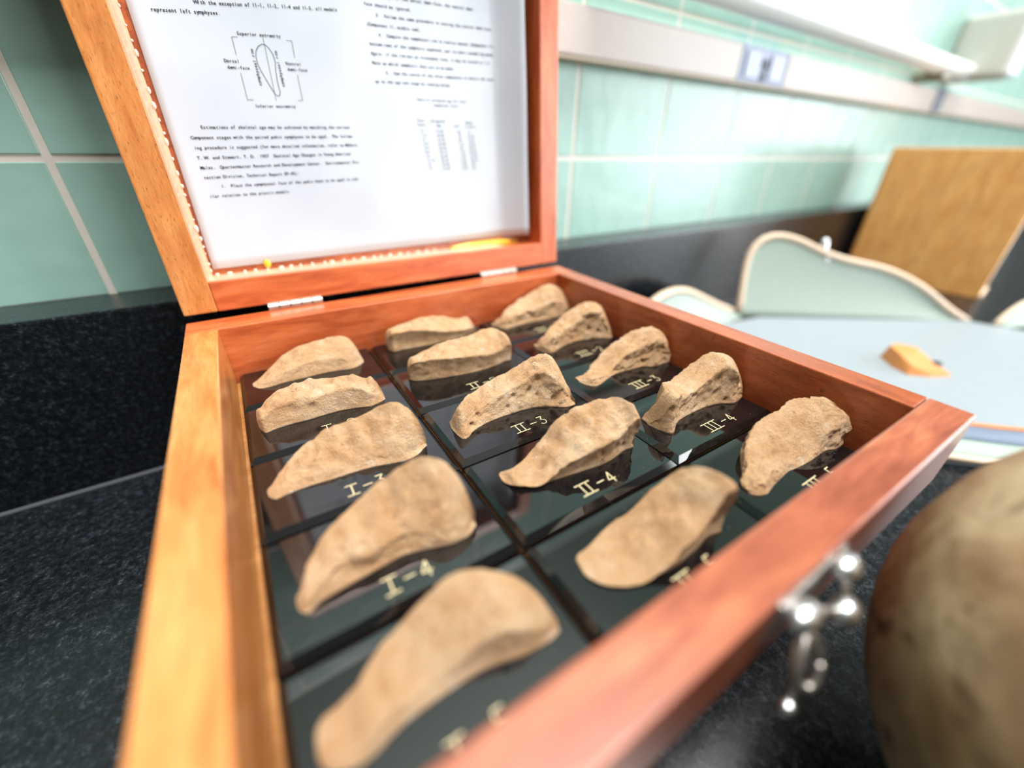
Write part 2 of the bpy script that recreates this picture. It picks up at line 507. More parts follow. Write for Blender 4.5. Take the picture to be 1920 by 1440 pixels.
# glue along the panel seams; the film strips also carry a painted sheen
gb = None
s = 1.3
while s < 13.5:
    k = random.uniform(.5, 1.25)
    b_ = MB().ball(L((u0 + LT + .12 + .03 * random.random(), s, LR - .04)), .05 * k, 10, 6, (1, .9, random.uniform(.9, 2.4)))
    b_.build('glue_bead', M['glue'], lid, smooth=True)
    s += random.uniform(.22, .55)
for i in range(22):
    u = u0 + LT + .35 + i * .43 + random.uniform(-.08, .08)
    MB().ball(L((u, LB + .06, LR - .03)), .042, 10, 6, (random.uniform(1.2, 2.6), .9, .9)).build('glue_bead', M['glue'], lid, smooth=True)
MB().box(u0 + LT - .01, u0 + LT + .03, LB, LLEN - LB, .04, LR, fn=L).build('glue_film_sheen', M['glue_film_sheen'], lid)
MB().box(u0 + LT, u0 + LT + .12, LB, LLEN - LB, LR - .04, LR + .01, fn=L).build('glue_film_sheen', M['glue_film_sheen'], lid)
MB().box(u0 + LT, u1 - LT - 2.2, LB - .01, LB + .03, .25, LR, fn=L).build('glue_film_sheen', M['glue_film_sheen'], lid)
tag(MB().ball(L((7.4, LB + .05, LR - .1)), 1.0, 24, 8, (2.1, .14, .2)).build('amber_glue', M['amber'], lid, smooth=True), 'amber yellow smear of old glue')
tag(MB().ball(L((-2.8, LB + .25, LR - .06)), 1.0, 14, 8, (.13, .06, .17)).build('amber_glue', M['amber'], lid, smooth=True), 'amber yellow smear of old glue')
# hinges
for a, b in ((-3.25, -1.24), (6.2, 8.3)):
    c = .5 * (a + b)
    hg = MB().box(a, b, 4.13, 4.17, 1.0, 1.8).build('hinge', M['steel_dull'], box)
    MB().box(a, b, YH - .02, YH + .05, ZH - .05, ZH + .05).build('hinge_leaf', M['steel_dull'], hg)
    n = 5
    for i in range(n):
        x0 = a + (b - a) * i / n; x1 = a + (b - a) * (i + 1) / n
        MB().tube([(x0 + .02, 4.2, 1.88), (x1 - .02, 4.2, 1.88)], .13, 12).build('hinge_knuckle', M['steel_dull'], hg, smooth=True, sharp=40)
# catch on the front board
lt = MB().box(1.9, 4.0, yF - TF - .05, yF - TF + .01, .55, 1.62, bev=.02).build('catch', M['steel_dull'], box)
tag(lt, 'small steel box catch with hanging loop')
MB().ball((3.64, -13.19, 1.5), .25, 14, 8, (1.2, .9, .8)).build('catch_knuckle', M['steel'], lt, smooth=True)
MB().ball((2.4, -13.22, 1.25), .27, 14, 8, (1.3, .9, .8)).build('catch_knuckle', M['steel'], lt, smooth=True)
MB().ball((3.39, -13.50, .9), .25, 14, 8, (1.15, .9, .9)).build('catch_knuckle', M['steel'], lt, smooth=True)
MB().tube([(3.55, -13.2, 1.42), (3.5, -13.36, 1.2), (3.40, -13.48, .95)], .08, 8).build('catch_link', M['steel_dull'], lt, smooth=True)
MB().tube([(2.45, -13.22, 1.2), (2.9, -13.36, 1.1), (3.35, -13.47, .95)], .08, 8).build('catch_link', M['steel_dull'], lt, smooth=True)
loop = []
for i in range(21):
    t = 2 * math.pi * i / 20
    loop.append(Vector((2.28, -13.55, .6)) + Vector((.845, -.534, 0)) * .2 * math.cos(t) + Vector((.267, .423, .866)) * .42 * math.sin(t))
MB().tube(loop, .07, 8).build('catch_loop', M['steel_dull'], lt, smooth=True)
MB().tube([(2.42, -13.3, 1.1), (2.15, -13.52, .6), (1.88, -13.68, .05)], .08, 8).build('catch_tongue', M['steel_dull'], lt, smooth=True)
MB().ball((1.82, -13.69, .0), .12, 12, 8).build('catch_tip', M['steel'], lt, smooth=True)

# cast outlines: origin on the plaque, turn, stations (along, front foot, front rim, rim height, back rim, back height)
CAST_DATA = {
    'I-1': ([-4.44, 1.48], -1.05, [
        (0, 0, 0.12, 0.04, 0.29, 0.04), (0.02, -0.03, 0.09, 0.04, 0.27, 0.04), (0.09, -0.12, -0, 0.04, 0.23, 0.08), (0.19, -0.23, -0.11, 0.06, 0.21, 0.14),
        (0.33, -0.28, -0.16, 0.12, 0.27, 0.22), (0.51, -0.28, -0.16, 0.19, 0.4, 0.3), (0.73, -0.24, -0.12, 0.25, 0.57, 0.39), (0.96, -0.19, -0.07, 0.31, 0.76, 0.52),
        (1.22, -0.2, -0.08, 0.38, 0.87, 0.65), (1.5, -0.2, -0.08, 0.46, 0.93, 0.74), (1.78, -0.19, -0.07, 0.51, 0.96, 0.82), (2.07, -0.17, -0.05, 0.51, 0.98, 0.85),
        (2.36, -0.17, -0.05, 0.5, 0.98, 0.88), (2.63, -0.18, -0.06, 0.49, 0.97, 0.92), (2.89, -0.22, -0.1, 0.46, 0.88, 0.97), (3.13, -0.29, -0.17, 0.42, 0.74, 1.03),
        (3.34, -0.28, -0.16, 0.21, 0.65, 1.02), (3.52, -0.23, -0.11, 0.13, 0.56, 0.95), (3.66, -0.12, -0, 0.09, 0.51, 0.7), (3.77, -0.04, 0.08, 0.06, 0.4, 0.42),
        (3.83, 0, 0.12, 0.04, 0.17, 0.14), (3.85, 0, 0.12, 0.04, 0.17, 0.04),
    ]),
    'I-2': ([-4.48, -1.42], -4.92, [
        (0, 0, 0.12, 0.34, 0.55, 0.43), (0.02, -0.04, 0.08, 0.34, 0.52, 0.43), (0.08, -0.17, -0.05, 0.34, 0.41, 0.43), (0.19, -0.37, -0.25, 0.42, 0.25, 0.55),
        (0.33, -0.28, -0.16, 0.54, 0.4, 0.69), (0.5, -0.22, -0.1, 0.63, 0.53, 0.77), (0.71, -0.2, -0.08, 0.68, 0.63, 0.83), (0.94, -0.17, -0.05, 0.73, 0.72, 0.87),
        (1.2, -0.17, -0.05, 0.76, 0.79, 0.88), (1.46, -0.15, -0.03, 0.72, 0.85, 0.87), (1.74, -0.1, 0.02, 0.67, 0.9, 0.86), (2.02, -0.07, 0.05, 0.67, 0.93, 0.81),
        (2.3, -0.05, 0.07, 0.71, 0.95, 0.73), (2.57, -0.08, 0.04, 0.73, 0.91, 0.75), (2.83, -0.12, 0, 0.73, 0.84, 0.76), (3.06, -0.18, -0.06, 0.64, 0.71, 0.78),
        (3.27, -0.23, -0.11, 0.53, 0.57, 0.69), (3.44, -0.15, -0.03, 0.3, 0.53, 0.63), (3.58, -0.08, 0.04, 0.13, 0.45, 0.59), (3.68, -0.03, 0.09, 0.08, 0.33, 0.51),
        (3.75, 0, 0.12, 0.04, 0.12, 0.29), (3.77, 0, 0.12, 0.04, 0.12, 0.04),
    ]),
    'I-3': ([-4.52, -4.68], -2.02, [
        (0, 0, 0.12, 0.04, 0.34, 0.04), (0.02, -0.03, 0.09, 0.04, 0.33, 0.05), (0.09, -0.11, 0.01, 0.04, 0.3, 0.08), (0.2, -0.16, -0.04, 0.08, 0.33, 0.15),
        (0.35, -0.1, 0.02, 0.13, 0.49, 0.28), (0.54, -0.07, 0.05, 0.15, 0.65, 0.39), (0.76, -0.05, 0.07, 0.18, 0.8, 0.5), (1.01, -0.05, 0.07, 0.18, 0.92, 0.62),
        (1.29, -0.07, 0.05, 0.18, 1, 0.68), (1.58, -0.08, 0.04, 0.16, 1.06, 0.8), (1.88, -0.07, 0.05, 0.13, 1.08, 0.87), (2.18, -0.09, 0.03, 0.17, 1.06, 0.91),
        (2.48, -0.11, 0.01, 0.21, 1.04, 0.96), (2.77, -0.18, -0.06, 0.21, 0.96, 1.05), (3.04, -0.24, -0.12, 0.19, 0.85, 1.25), (3.3, -0.3, -0.18, 0.18, 0.71, 1.4),
        (3.52, -0.26, -0.14, 0.12, 0.62, 1.35), (3.71, -0.22, -0.1, 0.07, 0.51, 1.22), (3.86, -0.09, 0.03, 0.04, 0.44, 1.04), (3.97, -0, 0.12, 0.04, 0.2, 0.79),
        (4.04, 0, 0.12, 0.04, 0.14, 0.53), (4.06, 0, 0.12, 0.04, 0.14, 0.44),
    ]),
    'I-4': ([-4.33, -8.14], 0.47, [
        (0, 0, 0.12, 0.08, 0.36, 0.04), (0.02, -0.04, 0.08, 0.08, 0.34, 0.04), (0.08, -0.1, 0.02, 0.1, 0.33, 0.11), (0.18, -0.13, -0.01, 0.18, 0.38, 0.25),
        (0.32, 0, 0.12, 0.27, 0.62, 0.41), (0.5, 0.04, 0.16, 0.31, 0.79, 0.48), (0.7, 0.06, 0.18, 0.36, 0.95, 0.63), (0.93, 0.08, 0.2, 0.41, 1.1, 0.76),
        (1.18, 0.1, 0.22, 0.47, 1.22, 0.81), (1.45, 0.12, 0.24, 0.46, 1.31, 0.84), (1.72, 0.14, 0.26, 0.46, 1.34, 0.95), (2, 0.17, 0.29, 0.46, 1.37, 1.09),
        (2.27, 0.11, 0.23, 0.46, 1.31, 1.25), (2.54, 0.03, 0.15, 0.46, 1.22, 1.42), (2.79, -0.05, 0.07, 0.46, 1.09, 1.63), (3.02, -0.13, -0.01, 0.39, 0.93, 1.77),
        (3.22, -0.14, -0.02, 0.32, 0.79, 1.71), (3.4, -0.13, -0.01, 0.25, 0.64, 1.53), (3.54, -0.08, 0.04, 0.16, 0.5, 1.26), (3.64, -0.01, 0.11, 0.09, 0.28, 0.97),
        (3.7, 0, 0.12, 0.04, 0.14, 0.67), (3.72, 0, 0.12, 0.04, 0.14, 0.57),
    ]),
    'I-5': ([-4.43, -10.7], -3.83, [
        (0, 0, 0.12, 0.04, 0.56, 0.04), (0.02, -0.01, 0.11, 0.04, 0.56, 0.04), (0.09, -0.05, 0.07, 0.04, 0.57, 0.04), (0.2, -0.11, 0.01, 0.08, 0.58, 0.04),
        (0.35, -0.15, -0.03, 0.2, 0.62, 0.04), (0.53, -0.18, -0.06, 0.36, 0.7, 0.1), (0.75, -0.15, -0.03, 0.48, 0.84, 0.24), (1, -0.04, 0.08, 0.32, 1.06, 0.24),
        (1.27, 0.02, 0.14, 0.2, 1.21, 0.28), (1.55, 0.06, 0.18, 0.16, 1.3, 0.37), (1.85, 0.08, 0.2, 0.21, 1.33, 0.61), (2.14, 0.1, 0.22, 0.36, 1.35, 0.79),
        (2.44, 0.11, 0.23, 0.52, 1.36, 0.91), (2.72, 0.08, 0.2, 0.64, 1.32, 0.95), (2.99, 0.02, 0.14, 0.69, 1.2, 0.96), (3.24, -0.03, 0.09, 0.57, 1.06, 0.92),
        (3.46, -0.03, 0.09, 0.41, 0.93, 0.84), (3.64, -0.03, 0.09, 0.26, 0.76, 0.73), (3.79, -0.02, 0.1, 0.14, 0.56, 0.58), (3.9, 0, 0.12, 0.04, 0.19, 0.38),
        (3.97, 0, 0.12, 0.04, 0.19, 0.21), (3.99, 0, 0.12, 0.04, 0.19, 0.15),
    ]),
    'II-1': ([0.59, 1.95], 0.14, [
        (0, 0, -0.08, 1, 0.5, 0.83), (0.02, -0.13, -0.21, 1, 0.38, 0.83), (0.09, -0.27, -0.35, 0.99, 0.27, 0.83), (0.2, -0.25, -0.33, 0.97, 0.34, 0.83),
        (0.35, -0.22, -0.3, 0.94, 0.44, 0.83), (0.54, -0.22, -0.3, 0.91, 0.51, 0.82), (0.77, -0.25, -0.33, 0.88, 0.56, 0.83), (1.02, -0.29, -0.37, 0.84, 0.61, 0.85),
        (1.3, -0.31, -0.39, 0.8, 0.65, 0.88), (1.59, -0.32, -0.4, 0.75, 0.67, 0.94), (1.89, -0.32, -0.4, 0.64, 0.68, 0.92), (2.19, -0.3, -0.38, 0.54, 0.7, 0.9),
        (2.49, -0.29, -0.37, 0.47, 0.71, 0.86), (2.79, -0.27, -0.35, 0.41, 0.72, 0.79), (3.06, -0.25, -0.33, 0.38, 0.7, 0.69), (3.31, -0.23, -0.31, 0.36, 0.64, 0.59),
        (3.54, -0.18, -0.26, 0.34, 0.58, 0.55), (3.73, -0.1, -0.18, 0.3, 0.53, 0.62), (3.88, -0.04, -0.12, 0.26, 0.41, 0.69), (3.99, 0, -0.08, 0.25, 0.15, 0.47),
        (4.06, 0, -0.08, 0.25, 0.15, 0.25), (4.08, 0, -0.08, 0.25, 0.15, 0.17),
    ]),
    'II-2': ([0.44, -0.98], -6.14, [
        (0, 0, -0.1, 0.88, 0.37, 0.77), (0.02, -0.01, -0.11, 0.88, 0.37, 0.77), (0.09, -0.05, -0.15, 0.85, 0.38, 0.77), (0.2, -0.1, -0.2, 0.85, 0.4, 0.78),
        (0.36, -0.15, -0.25, 0.87, 0.44, 0.8), (0.55, -0.2, -0.3, 0.88, 0.5, 0.83), (0.77, -0.24, -0.34, 0.88, 0.57, 0.86), (1.03, -0.27, -0.37, 0.87, 0.66, 0.91),
        (1.3, -0.29, -0.39, 0.83, 0.71, 0.96), (1.6, -0.32, -0.42, 0.8, 0.73, 1.01), (1.9, -0.34, -0.44, 0.79, 0.71, 1.05), (2.21, -0.35, -0.45, 0.77, 0.7, 1.04),
        (2.51, -0.32, -0.42, 0.71, 0.73, 1.07), (2.8, -0.29, -0.39, 0.66, 0.72, 1.15), (3.08, -0.23, -0.33, 0.63, 0.7, 1.26), (3.33, -0.17, -0.27, 0.62, 0.64, 1.32),
        (3.56, -0.08, -0.18, 0.64, 0.54, 1.3), (3.75, 0, -0.1, 0.66, 0.16, 1.27), (3.9, 0, -0.1, 0.78, 0.16, 1.14), (4.02, 0, -0.1, 0.82, 0.16, 0.99),
        (4.08, 0, -0.1, 0.82, 0.16, 0.82), (4.11, 0, -0.1, 0.82, 0.16, 0.72),
    ]),
    'II-3': ([0.47, -4.4], -12.83, [
        (0, 0, 0.2, 0.04, 0.42, 0.04), (0.02, -0.1, 0.1, 0.05, 0.34, 0.09), (0.09, -0.38, -0.18, 0.09, 0.09, 0.36), (0.21, -0.64, -0.44, 0.17, -0.11, 0.82),
        (0.37, -0.63, -0.43, 0.21, -0.01, 0.9), (0.57, -0.37, -0.17, 0.27, 0.34, 0.89), (0.8, -0.22, -0.02, 0.4, 0.6, 0.81), (1.06, -0.09, 0.11, 0.49, 0.82, 0.76),
        (1.35, 0.01, 0.21, 0.62, 1, 0.78), (1.65, 0.09, 0.29, 0.71, 1.13, 0.86), (1.96, 0.15, 0.35, 0.76, 1.2, 0.92), (2.28, 0.22, 0.42, 0.82, 1.27, 0.97),
        (2.59, 0.24, 0.44, 1, 1.29, 1.11), (2.89, 0.25, 0.45, 1.19, 1.29, 1.27), (3.18, 0.19, 0.39, 1.22, 1.19, 1.46), (3.44, 0.12, 0.32, 1.09, 1.04, 1.58),
        (3.67, -0, 0.2, 0.78, 0.81, 1.5), (3.87, -0.05, 0.15, 0.5, 0.62, 1.08), (4.03, -0.02, 0.18, 0.26, 0.47, 0.64), (4.15, 0, 0.2, 0.08, 0.13, 0.32),
        (4.22, 0, 0.2, 0.04, 0.13, 0.14), (4.24, 0, 0.2, 0.04, 0.13, 0.08),
    ]),
    'II-4': ([0.7, -7.26], -10.59, [
        (-0.1, 0, -0.12, 0.3, 0.36, 0.04), (-0.08, 0, -0.12, 0.29, 0.36, 0.04), (-0.01, 0, -0.12, 0.26, 0.36, 0.04), (0.1, -0.21, -0.33, 0.26, 0.23, 0.16),
        (0.25, -0.28, -0.4, 0.36, 0.28, 0.15), (0.44, -0.33, -0.45, 0.48, 0.37, 0.11), (0.66, -0.38, -0.5, 0.56, 0.48, 0.1), (0.91, -0.37, -0.49, 0.59, 0.64, 0.15),
        (1.18, -0.36, -0.48, 0.61, 0.77, 0.35), (1.47, -0.35, -0.47, 0.61, 0.84, 0.53), (1.77, -0.34, -0.46, 0.6, 0.86, 0.98), (2.08, -0.33, -0.45, 0.69, 0.87, 1.13),
        (2.37, -0.33, -0.45, 0.79, 0.86, 1.26), (2.66, -0.3, -0.42, 0.84, 0.86, 1.32), (2.94, -0.25, -0.37, 0.85, 0.83, 1.36), (3.19, -0.16, -0.28, 0.87, 0.76, 1.42),
        (3.41, -0.07, -0.19, 0.9, 0.63, 1.55), (3.6, 0, -0.12, 1.06, 0.16, 1.55), (3.75, 0, -0.12, 1.16, 0.16, 1.35), (3.86, 0, -0.12, 1.16, 0.16, 1.2),
        (3.93, 0, -0.12, 1.16, 0.16, 1.02), (3.95, 0, -0.12, 1.16, 0.16, 0.96),
    ]),
    'II-5': ([0.68, -10.41], -12.7, [
        (-0.06, 0, -0.1, 0.19, 0.47, 0.04), (-0.04, 0, -0.1, 0.24, 0.47, 0.04), (0.02, -0.02, -0.12, 0.41, 0.47, 0.04), (0.11, -0.11, -0.21, 0.68, 0.48, 0.04),
        (0.24, -0.21, -0.31, 0.95, 0.52, 0.04), (0.41, -0.29, -0.39, 1.14, 0.59, 0.04), (0.6, -0.36, -0.46, 1.2, 0.69, 0.04), (0.81, -0.39, -0.49, 1.18, 0.81, 0.04),
        (1.04, -0.41, -0.51, 1.13, 0.9, 0.08), (1.29, -0.4, -0.5, 1.03, 0.95, 0.2), (1.55, -0.39, -0.49, 0.93, 0.96, 0.36), (1.81, -0.35, -0.45, 0.85, 1, 0.57),
        (2.06, -0.31, -0.41, 0.77, 1.03, 0.77), (2.31, -0.23, -0.33, 0.84, 1.02, 0.96), (2.54, -0.16, -0.26, 0.97, 0.93, 1.36), (2.76, -0.07, -0.17, 1.22, 0.74, 1.6),
        (2.95, 0, -0.1, 1.45, 0.2, 1.71), (3.11, 0, -0.1, 1.46, 0.2, 1.53), (3.24, 0, -0.1, 1.46, 0.2, 1.39), (3.34, 0, -0.1, 1.46, 0.2, 1.23),
        (3.39, 0, -0.1, 1.46, 0.2, 1.12), (3.41, 0, -0.1, 1.46, 0.2, 1.08),
    ]),
    'III-1': ([5.73, 2.11], -3.58, [
        (0, 0, 0.12, 0.04, 0.34, 0.04), (0.03, -0.07, 0.05, 0.04, 0.29, 0.04), (0.1, -0.28, -0.16, 0.12, 0.13, 0.14), (0.23, -0.49, -0.37, 0.26, -0.01, 0.33),
        (0.41, -0.64, -0.52, 0.44, -0.05, 0.5), (0.63, -0.59, -0.47, 0.48, 0.13, 0.64), (0.89, -0.52, -0.4, 0.49, 0.32, 0.67), (1.18, -0.47, -0.35, 0.5, 0.5, 0.7),
        (1.5, -0.41, -0.29, 0.5, 0.66, 0.76), (1.83, -0.36, -0.24, 0.5, 0.78, 0.88), (2.18, -0.39, -0.27, 0.54, 0.76, 1), (2.53, -0.42, -0.3, 0.64, 0.73, 1.16),
        (2.88, -0.42, -0.3, 0.75, 0.73, 1.3), (3.22, -0.42, -0.3, 0.84, 0.73, 1.42), (3.54, -0.41, -0.29, 0.7, 0.69, 1.44), (3.83, -0.41, -0.29, 0.54, 0.61, 1.35),
        (4.08, -0.35, -0.23, 0.39, 0.56, 1.18), (4.3, -0.21, -0.09, 0.26, 0.55, 0.97), (4.48, -0.1, 0.02, 0.15, 0.49, 0.64), (4.61, -0.02, 0.1, 0.08, 0.34, 0.36),
        (4.69, 0, 0.12, 0.05, 0.17, 0.2), (4.71, 0, 0.12, 0.05, 0.17, 0.15),
    ]),
    'III-2': ([6.04, -1.0], -12.87, [
        (0, 0, 0.12, 0.06, 0.46, 0.04), (0.02, -0.1, 0.02, 0.06, 0.37, 0.04), (0.08, -0.41, -0.29, 0.18, 0.1, 0.16), (0.19, -0.53, -0.41, 0.4, 0.06, 0.38),
        (0.33, -0.65, -0.53, 0.6, 0.02, 0.5), (0.51, -0.63, -0.51, 0.72, 0.15, 0.64), (0.71, -0.5, -0.38, 0.83, 0.4, 0.67), (0.95, -0.35, -0.23, 0.89, 0.65, 0.69),
        (1.2, -0.19, -0.07, 0.95, 0.89, 0.72), (1.47, -0.09, 0.03, 1.03, 1.05, 0.75), (1.75, 0.02, 0.14, 1.12, 1.17, 0.88), (2.04, 0.08, 0.2, 1.21, 1.23, 1.01),
        (2.32, 0.1, 0.22, 1.3, 1.25, 1.17), (2.59, 0.11, 0.23, 1.33, 1.25, 1.3), (2.84, 0.09, 0.21, 1.33, 1.18, 1.38), (3.08, 0.07, 0.19, 1.2, 1.07, 1.39),
        (3.29, 0.05, 0.17, 1.01, 0.92, 1.39), (3.46, 0.03, 0.15, 0.61, 0.73, 1.26), (3.6, 0.01, 0.13, 0.28, 0.5, 0.84), (3.71, -0, 0.12, 0.04, 0.14, 0.38),
        (3.77, -0, 0.12, 0.04, 0.14, 0.12), (3.79, -0, 0.12, 0.04, 0.14, 0.04),
    ]),
    'III-3': ([5.71, -4.27], -7.41, [
        (0, 0, 0.12, 0.04, 0.46, 0.04), (0.02, -0.06, 0.06, 0.06, 0.41, 0.04), (0.1, -0.24, -0.12, 0.16, 0.28, 0.08), (0.22, -0.34, -0.22, 0.32, 0.24, 0.16),
        (0.38, -0.47, -0.35, 0.5, 0.2, 0.26), (0.58, -0.41, -0.29, 0.69, 0.37, 0.22), (0.82, -0.31, -0.19, 0.7, 0.59, 0.17), (1.09, -0.16, -0.04, 0.72, 0.84, 0.12),
        (1.38, -0.03, 0.09, 0.73, 1.06, 0.06), (1.7, 0.04, 0.16, 0.73, 1.18, 0.33), (2.02, 0.07, 0.19, 0.73, 1.22, 0.58), (2.34, 0.06, 0.18, 0.74, 1.21, 0.76),
        (2.67, 0.06, 0.18, 0.82, 1.21, 0.92), (2.98, 0.05, 0.17, 0.9, 1.18, 1.08), (3.27, -0.08, 0.04, 1.08, 0.99, 1.25), (3.54, -0.13, -0.01, 1.11, 0.86, 1.31),
        (3.78, -0.08, 0.04, 0.94, 0.77, 1.29), (3.98, -0.04, 0.08, 0.71, 0.63, 1.21), (4.15, -0.01, 0.11, 0.53, 0.39, 1.03), (4.27, -0, 0.12, 0.43, 0.17, 0.49),
        (4.34, -0, 0.12, 0.43, 0.17, 0.26), (4.36, -0, 0.12, 0.43, 0.17, 0.19),
    ]),
    'III-4': ([5.79, -7.49], -6.69, [
        (0, 0, 0.12, 0.06, 0.55, 0.04), (0.02, -0.08, 0.04, 0.06, 0.49, 0.04), (0.09, -0.3, -0.18, 0.48, 0.29, 0.25), (0.21, -0.57, -0.45, 1.19, 0.08, 1.1),
        (0.37, -0.63, -0.51, 1.33, 0.09, 1.19), (0.57, -0.45, -0.33, 1.27, 0.36, 1.11), (0.8, -0.28, -0.16, 1.2, 0.62, 1.01), (1.06, -0.16, -0.04, 1.12, 0.82, 0.9),
        (1.34, -0.09, 0.03, 1.08, 0.96, 0.78), (1.65, -0.04, 0.08, 1.11, 1.05, 0.73), (1.96, 0.01, 0.13, 1.16, 1.11, 0.83), (2.28, 0.03, 0.15, 1.32, 1.13, 0.96),
        (2.59, 0.04, 0.16, 1.45, 1.14, 1.14), (2.89, 0.01, 0.13, 1.5, 1.1, 1.36), (3.18, -0.06, 0.06, 1.43, 0.99, 1.51), (3.44, -0.19, -0.07, 1.08, 0.77, 1.53),
        (3.67, -0.18, -0.06, 0.79, 0.66, 1.43), (3.87, -0.1, 0.02, 0.54, 0.59, 1.31), (4.02, -0.04, 0.08, 0.35, 0.46, 1.01), (4.14, 0, 0.12, 0.2, 0.17, 0.57),
        (4.21, 0, 0.12, 0.12, 0.17, 0.44), (4.23, 0, 0.12, 0.09, 0.17, 0.44),
    ]),
    'III-5': ([5.72, -10.53], -7.8, [
        (0, -0.35, -0.25, 0.09, 0, 0.12), (0.02, -0.36, -0.25, 0.17, 0.05, 0.15), (0.1, -0.39, -0.27, 0.39, 0.08, 0.17), (0.22, -0.42, -0.3, 0.57, 0.14, 0.21),
        (0.38, -0.46, -0.34, 0.53, 0.22, 0.27), (0.58, -0.39, -0.27, 0.46, 0.43, 0.35), (0.82, -0.31, -0.19, 0.38, 0.66, 0.44), (1.09, -0.24, -0.12, 0.29, 0.88, 0.54),
        (1.38, -0.17, -0.05, 0.22, 1.06, 0.66), (1.69, -0.1, 0.02, 0.16, 1.19, 0.77), (2.02, -0.1, 0.02, 0.11, 1.2, 0.9), (2.34, -0.09, 0.03, 0.1, 1.21, 1),
        (2.66, -0.06, 0.06, 0.09, 1.24, 1.04), (2.97, -0.02, 0.1, 0.11, 1.25, 1.14), (3.27, 0.01, 0.13, 0.63, 1.22, 1.18), (3.54, 0.04, 0.16, 0.71, 1.13, 1.24),
        (3.78, -0.06, 0.06, 0.73, 0.86, 1.34), (3.98, -0.03, 0.09, 0.73, 0.65, 1.25), (4.14, 0, 0.12, 0.73, 0.2, 0.91), (4.26, 0, 0.12, 0.73, 0.2, 0.76),
        (4.33, 0, 0.12, 0.73, 0.2, 0.66), (4.36, 0, 0.12, 0.73, 0.2, 0.63),
    ]),
}

# ---------------------------------------------------------------- mounted casts
CX = [(xL + .13, -.035), (.035, 5.165), (5.235, xR - .05)]
B = 3.023
RY = [(2.86, .035)] + [(-B * (i - 1) - .035, -B * i + .035) for i in range(1, 4)] + [(-B * 3 - .035, yF + .06)]
def plaque_mesh(x0, x1, y0, y1):
    c, d, zb = .15, .15, ZB1
    v = [(x0, y0, zb), (x1, y0, zb), (x1, y1, zb), (x0, y1, zb), (x0, y0, -d), (x1, y0, -d), (x1, y1, -d), (x0, y1, -d),
         (x0 + c, y0 + c, 0), (x1 - c, y0 + c, 0), (x1 - c, y1 - c, 0), (x0 + c, y1 - c, 0)]
    f = [(3, 2, 1, 0), (8, 9, 10, 11)]
    for i in range(4):
        j = (i + 1) % 4
        f += [(i, j, 4 + j, 4 + i), (4 + i, 4 + j, 8 + j, 8 + i)]
    return v, f

def stroke(mb, pts, w, z=.008):
    for (ax, ay), (bx, by) in zip(pts[:-1], pts[1:]):
        dx, dy = bx - ax, by - ay; l = math.hypot(dx, dy) or 1
        ex, ey = dx / l * w * .3, dy / l * w * .3
        nx, ny = -dy / l * w / 2, dx / l * w / 2
        ax2, ay2, bx2, by2 = ax - ex, ay - ey, bx + ex, by + ey
        mb.add([(ax2 + nx, ay2 + ny, z), (ax2 - nx, ay2 - ny, z), (bx2 - nx, by2 - ny, z), (bx2 + nx, by2 + ny, z)], [(0, 1, 2, 3)])

def arc(cx, cy, r, a0, a1, n=9):
    return [(cx + r * math.cos(math.radians(a0 + (a1 - a0) * i / n)), cy + r * math.sin(math.radians(a0 + (a1 - a0) * i / n))) for i in range(n + 1)]
DIG = {
    '1': [[(.0, .75), (.18, 1), (.18, 0)]],
    '2': [arc(.25, .72, .27, 170, -30) + [(.0, 0), (.55, 0)]],
    '3': [[(.02, 1), (.5, 1), (.22, .6)] + arc(.25, .3, .30, 95, -150)],
    '4': [[(.42, 0), (.42, 1), (.0, .3), (.62, .3)]],
    '5': [[(.5, 1), (.08, 1), (.04, .56)] + arc(.24, .31, .31, 115, -150)],
}
def label_mesh(num, dig, x, y, h):
    mb = MB(); w = .027
    n = len(num); g = .19
    cx = x
    stroke(mb, [(cx, y), (cx + g * (n - 1) + .28, y)], w); stroke(mb, [(cx, y + h), (cx + g * (n - 1) + .28, y + h)], w)
    for i in range(n):
        stroke(mb, [(cx + .14 + g * i, y), (cx + .14 + g * i, y + h)], w)
    cx += g * (n - 1) + .28 + .13
    stroke(mb, [(cx, y + h * .5), (cx + .22, y + h * .5)], w)
    cx += .34
    for pl_ in DIG[dig]:
        stroke(mb, [(cx + px * h * .95, y + py * h) for px, py in pl_], w)
    return mb

def lerp_table(T, s):
    if s <= T[0][0]: return T[0]
    for a, b in zip(T[:-1], T[1:]):
        if s <= b[0]:
            t = (s - a[0]) / max(1e-6, b[0] - a[0])
            return tuple(p + (q - p) * t for p, q in zip(a, b))
    return T[-1]

# ridge amplitude, pit amplitude, lump amplitude, front wall hollow
STYLE = {
    'I-1': (.035, .02, .03, .03), 'I-2': (.10, .015, .03, .02), 'I-3': (.09, .03, .05, .05), 'I-4': (.03, .03, .07, .05), 'I-5': (.02, .02, .03, .05),
    'II-1': (.05, .01, .02, .10), 'II-2': (.035, .02, .03, .08), 'II-3': (.05, .05, .04, .05), 'II-4': (.09, .035, .04, .10), 'II-5': (.07, .02, .03, .10),
    'III-1': (.0, .06, .05, .05), 'III-2': (.0, .06, .04, .05), 'III-3': (.01, .07, .05, .05), 'III-4': (.0, .05, .03, .08), 'III-5': (.03, .06, .06, .05),
}
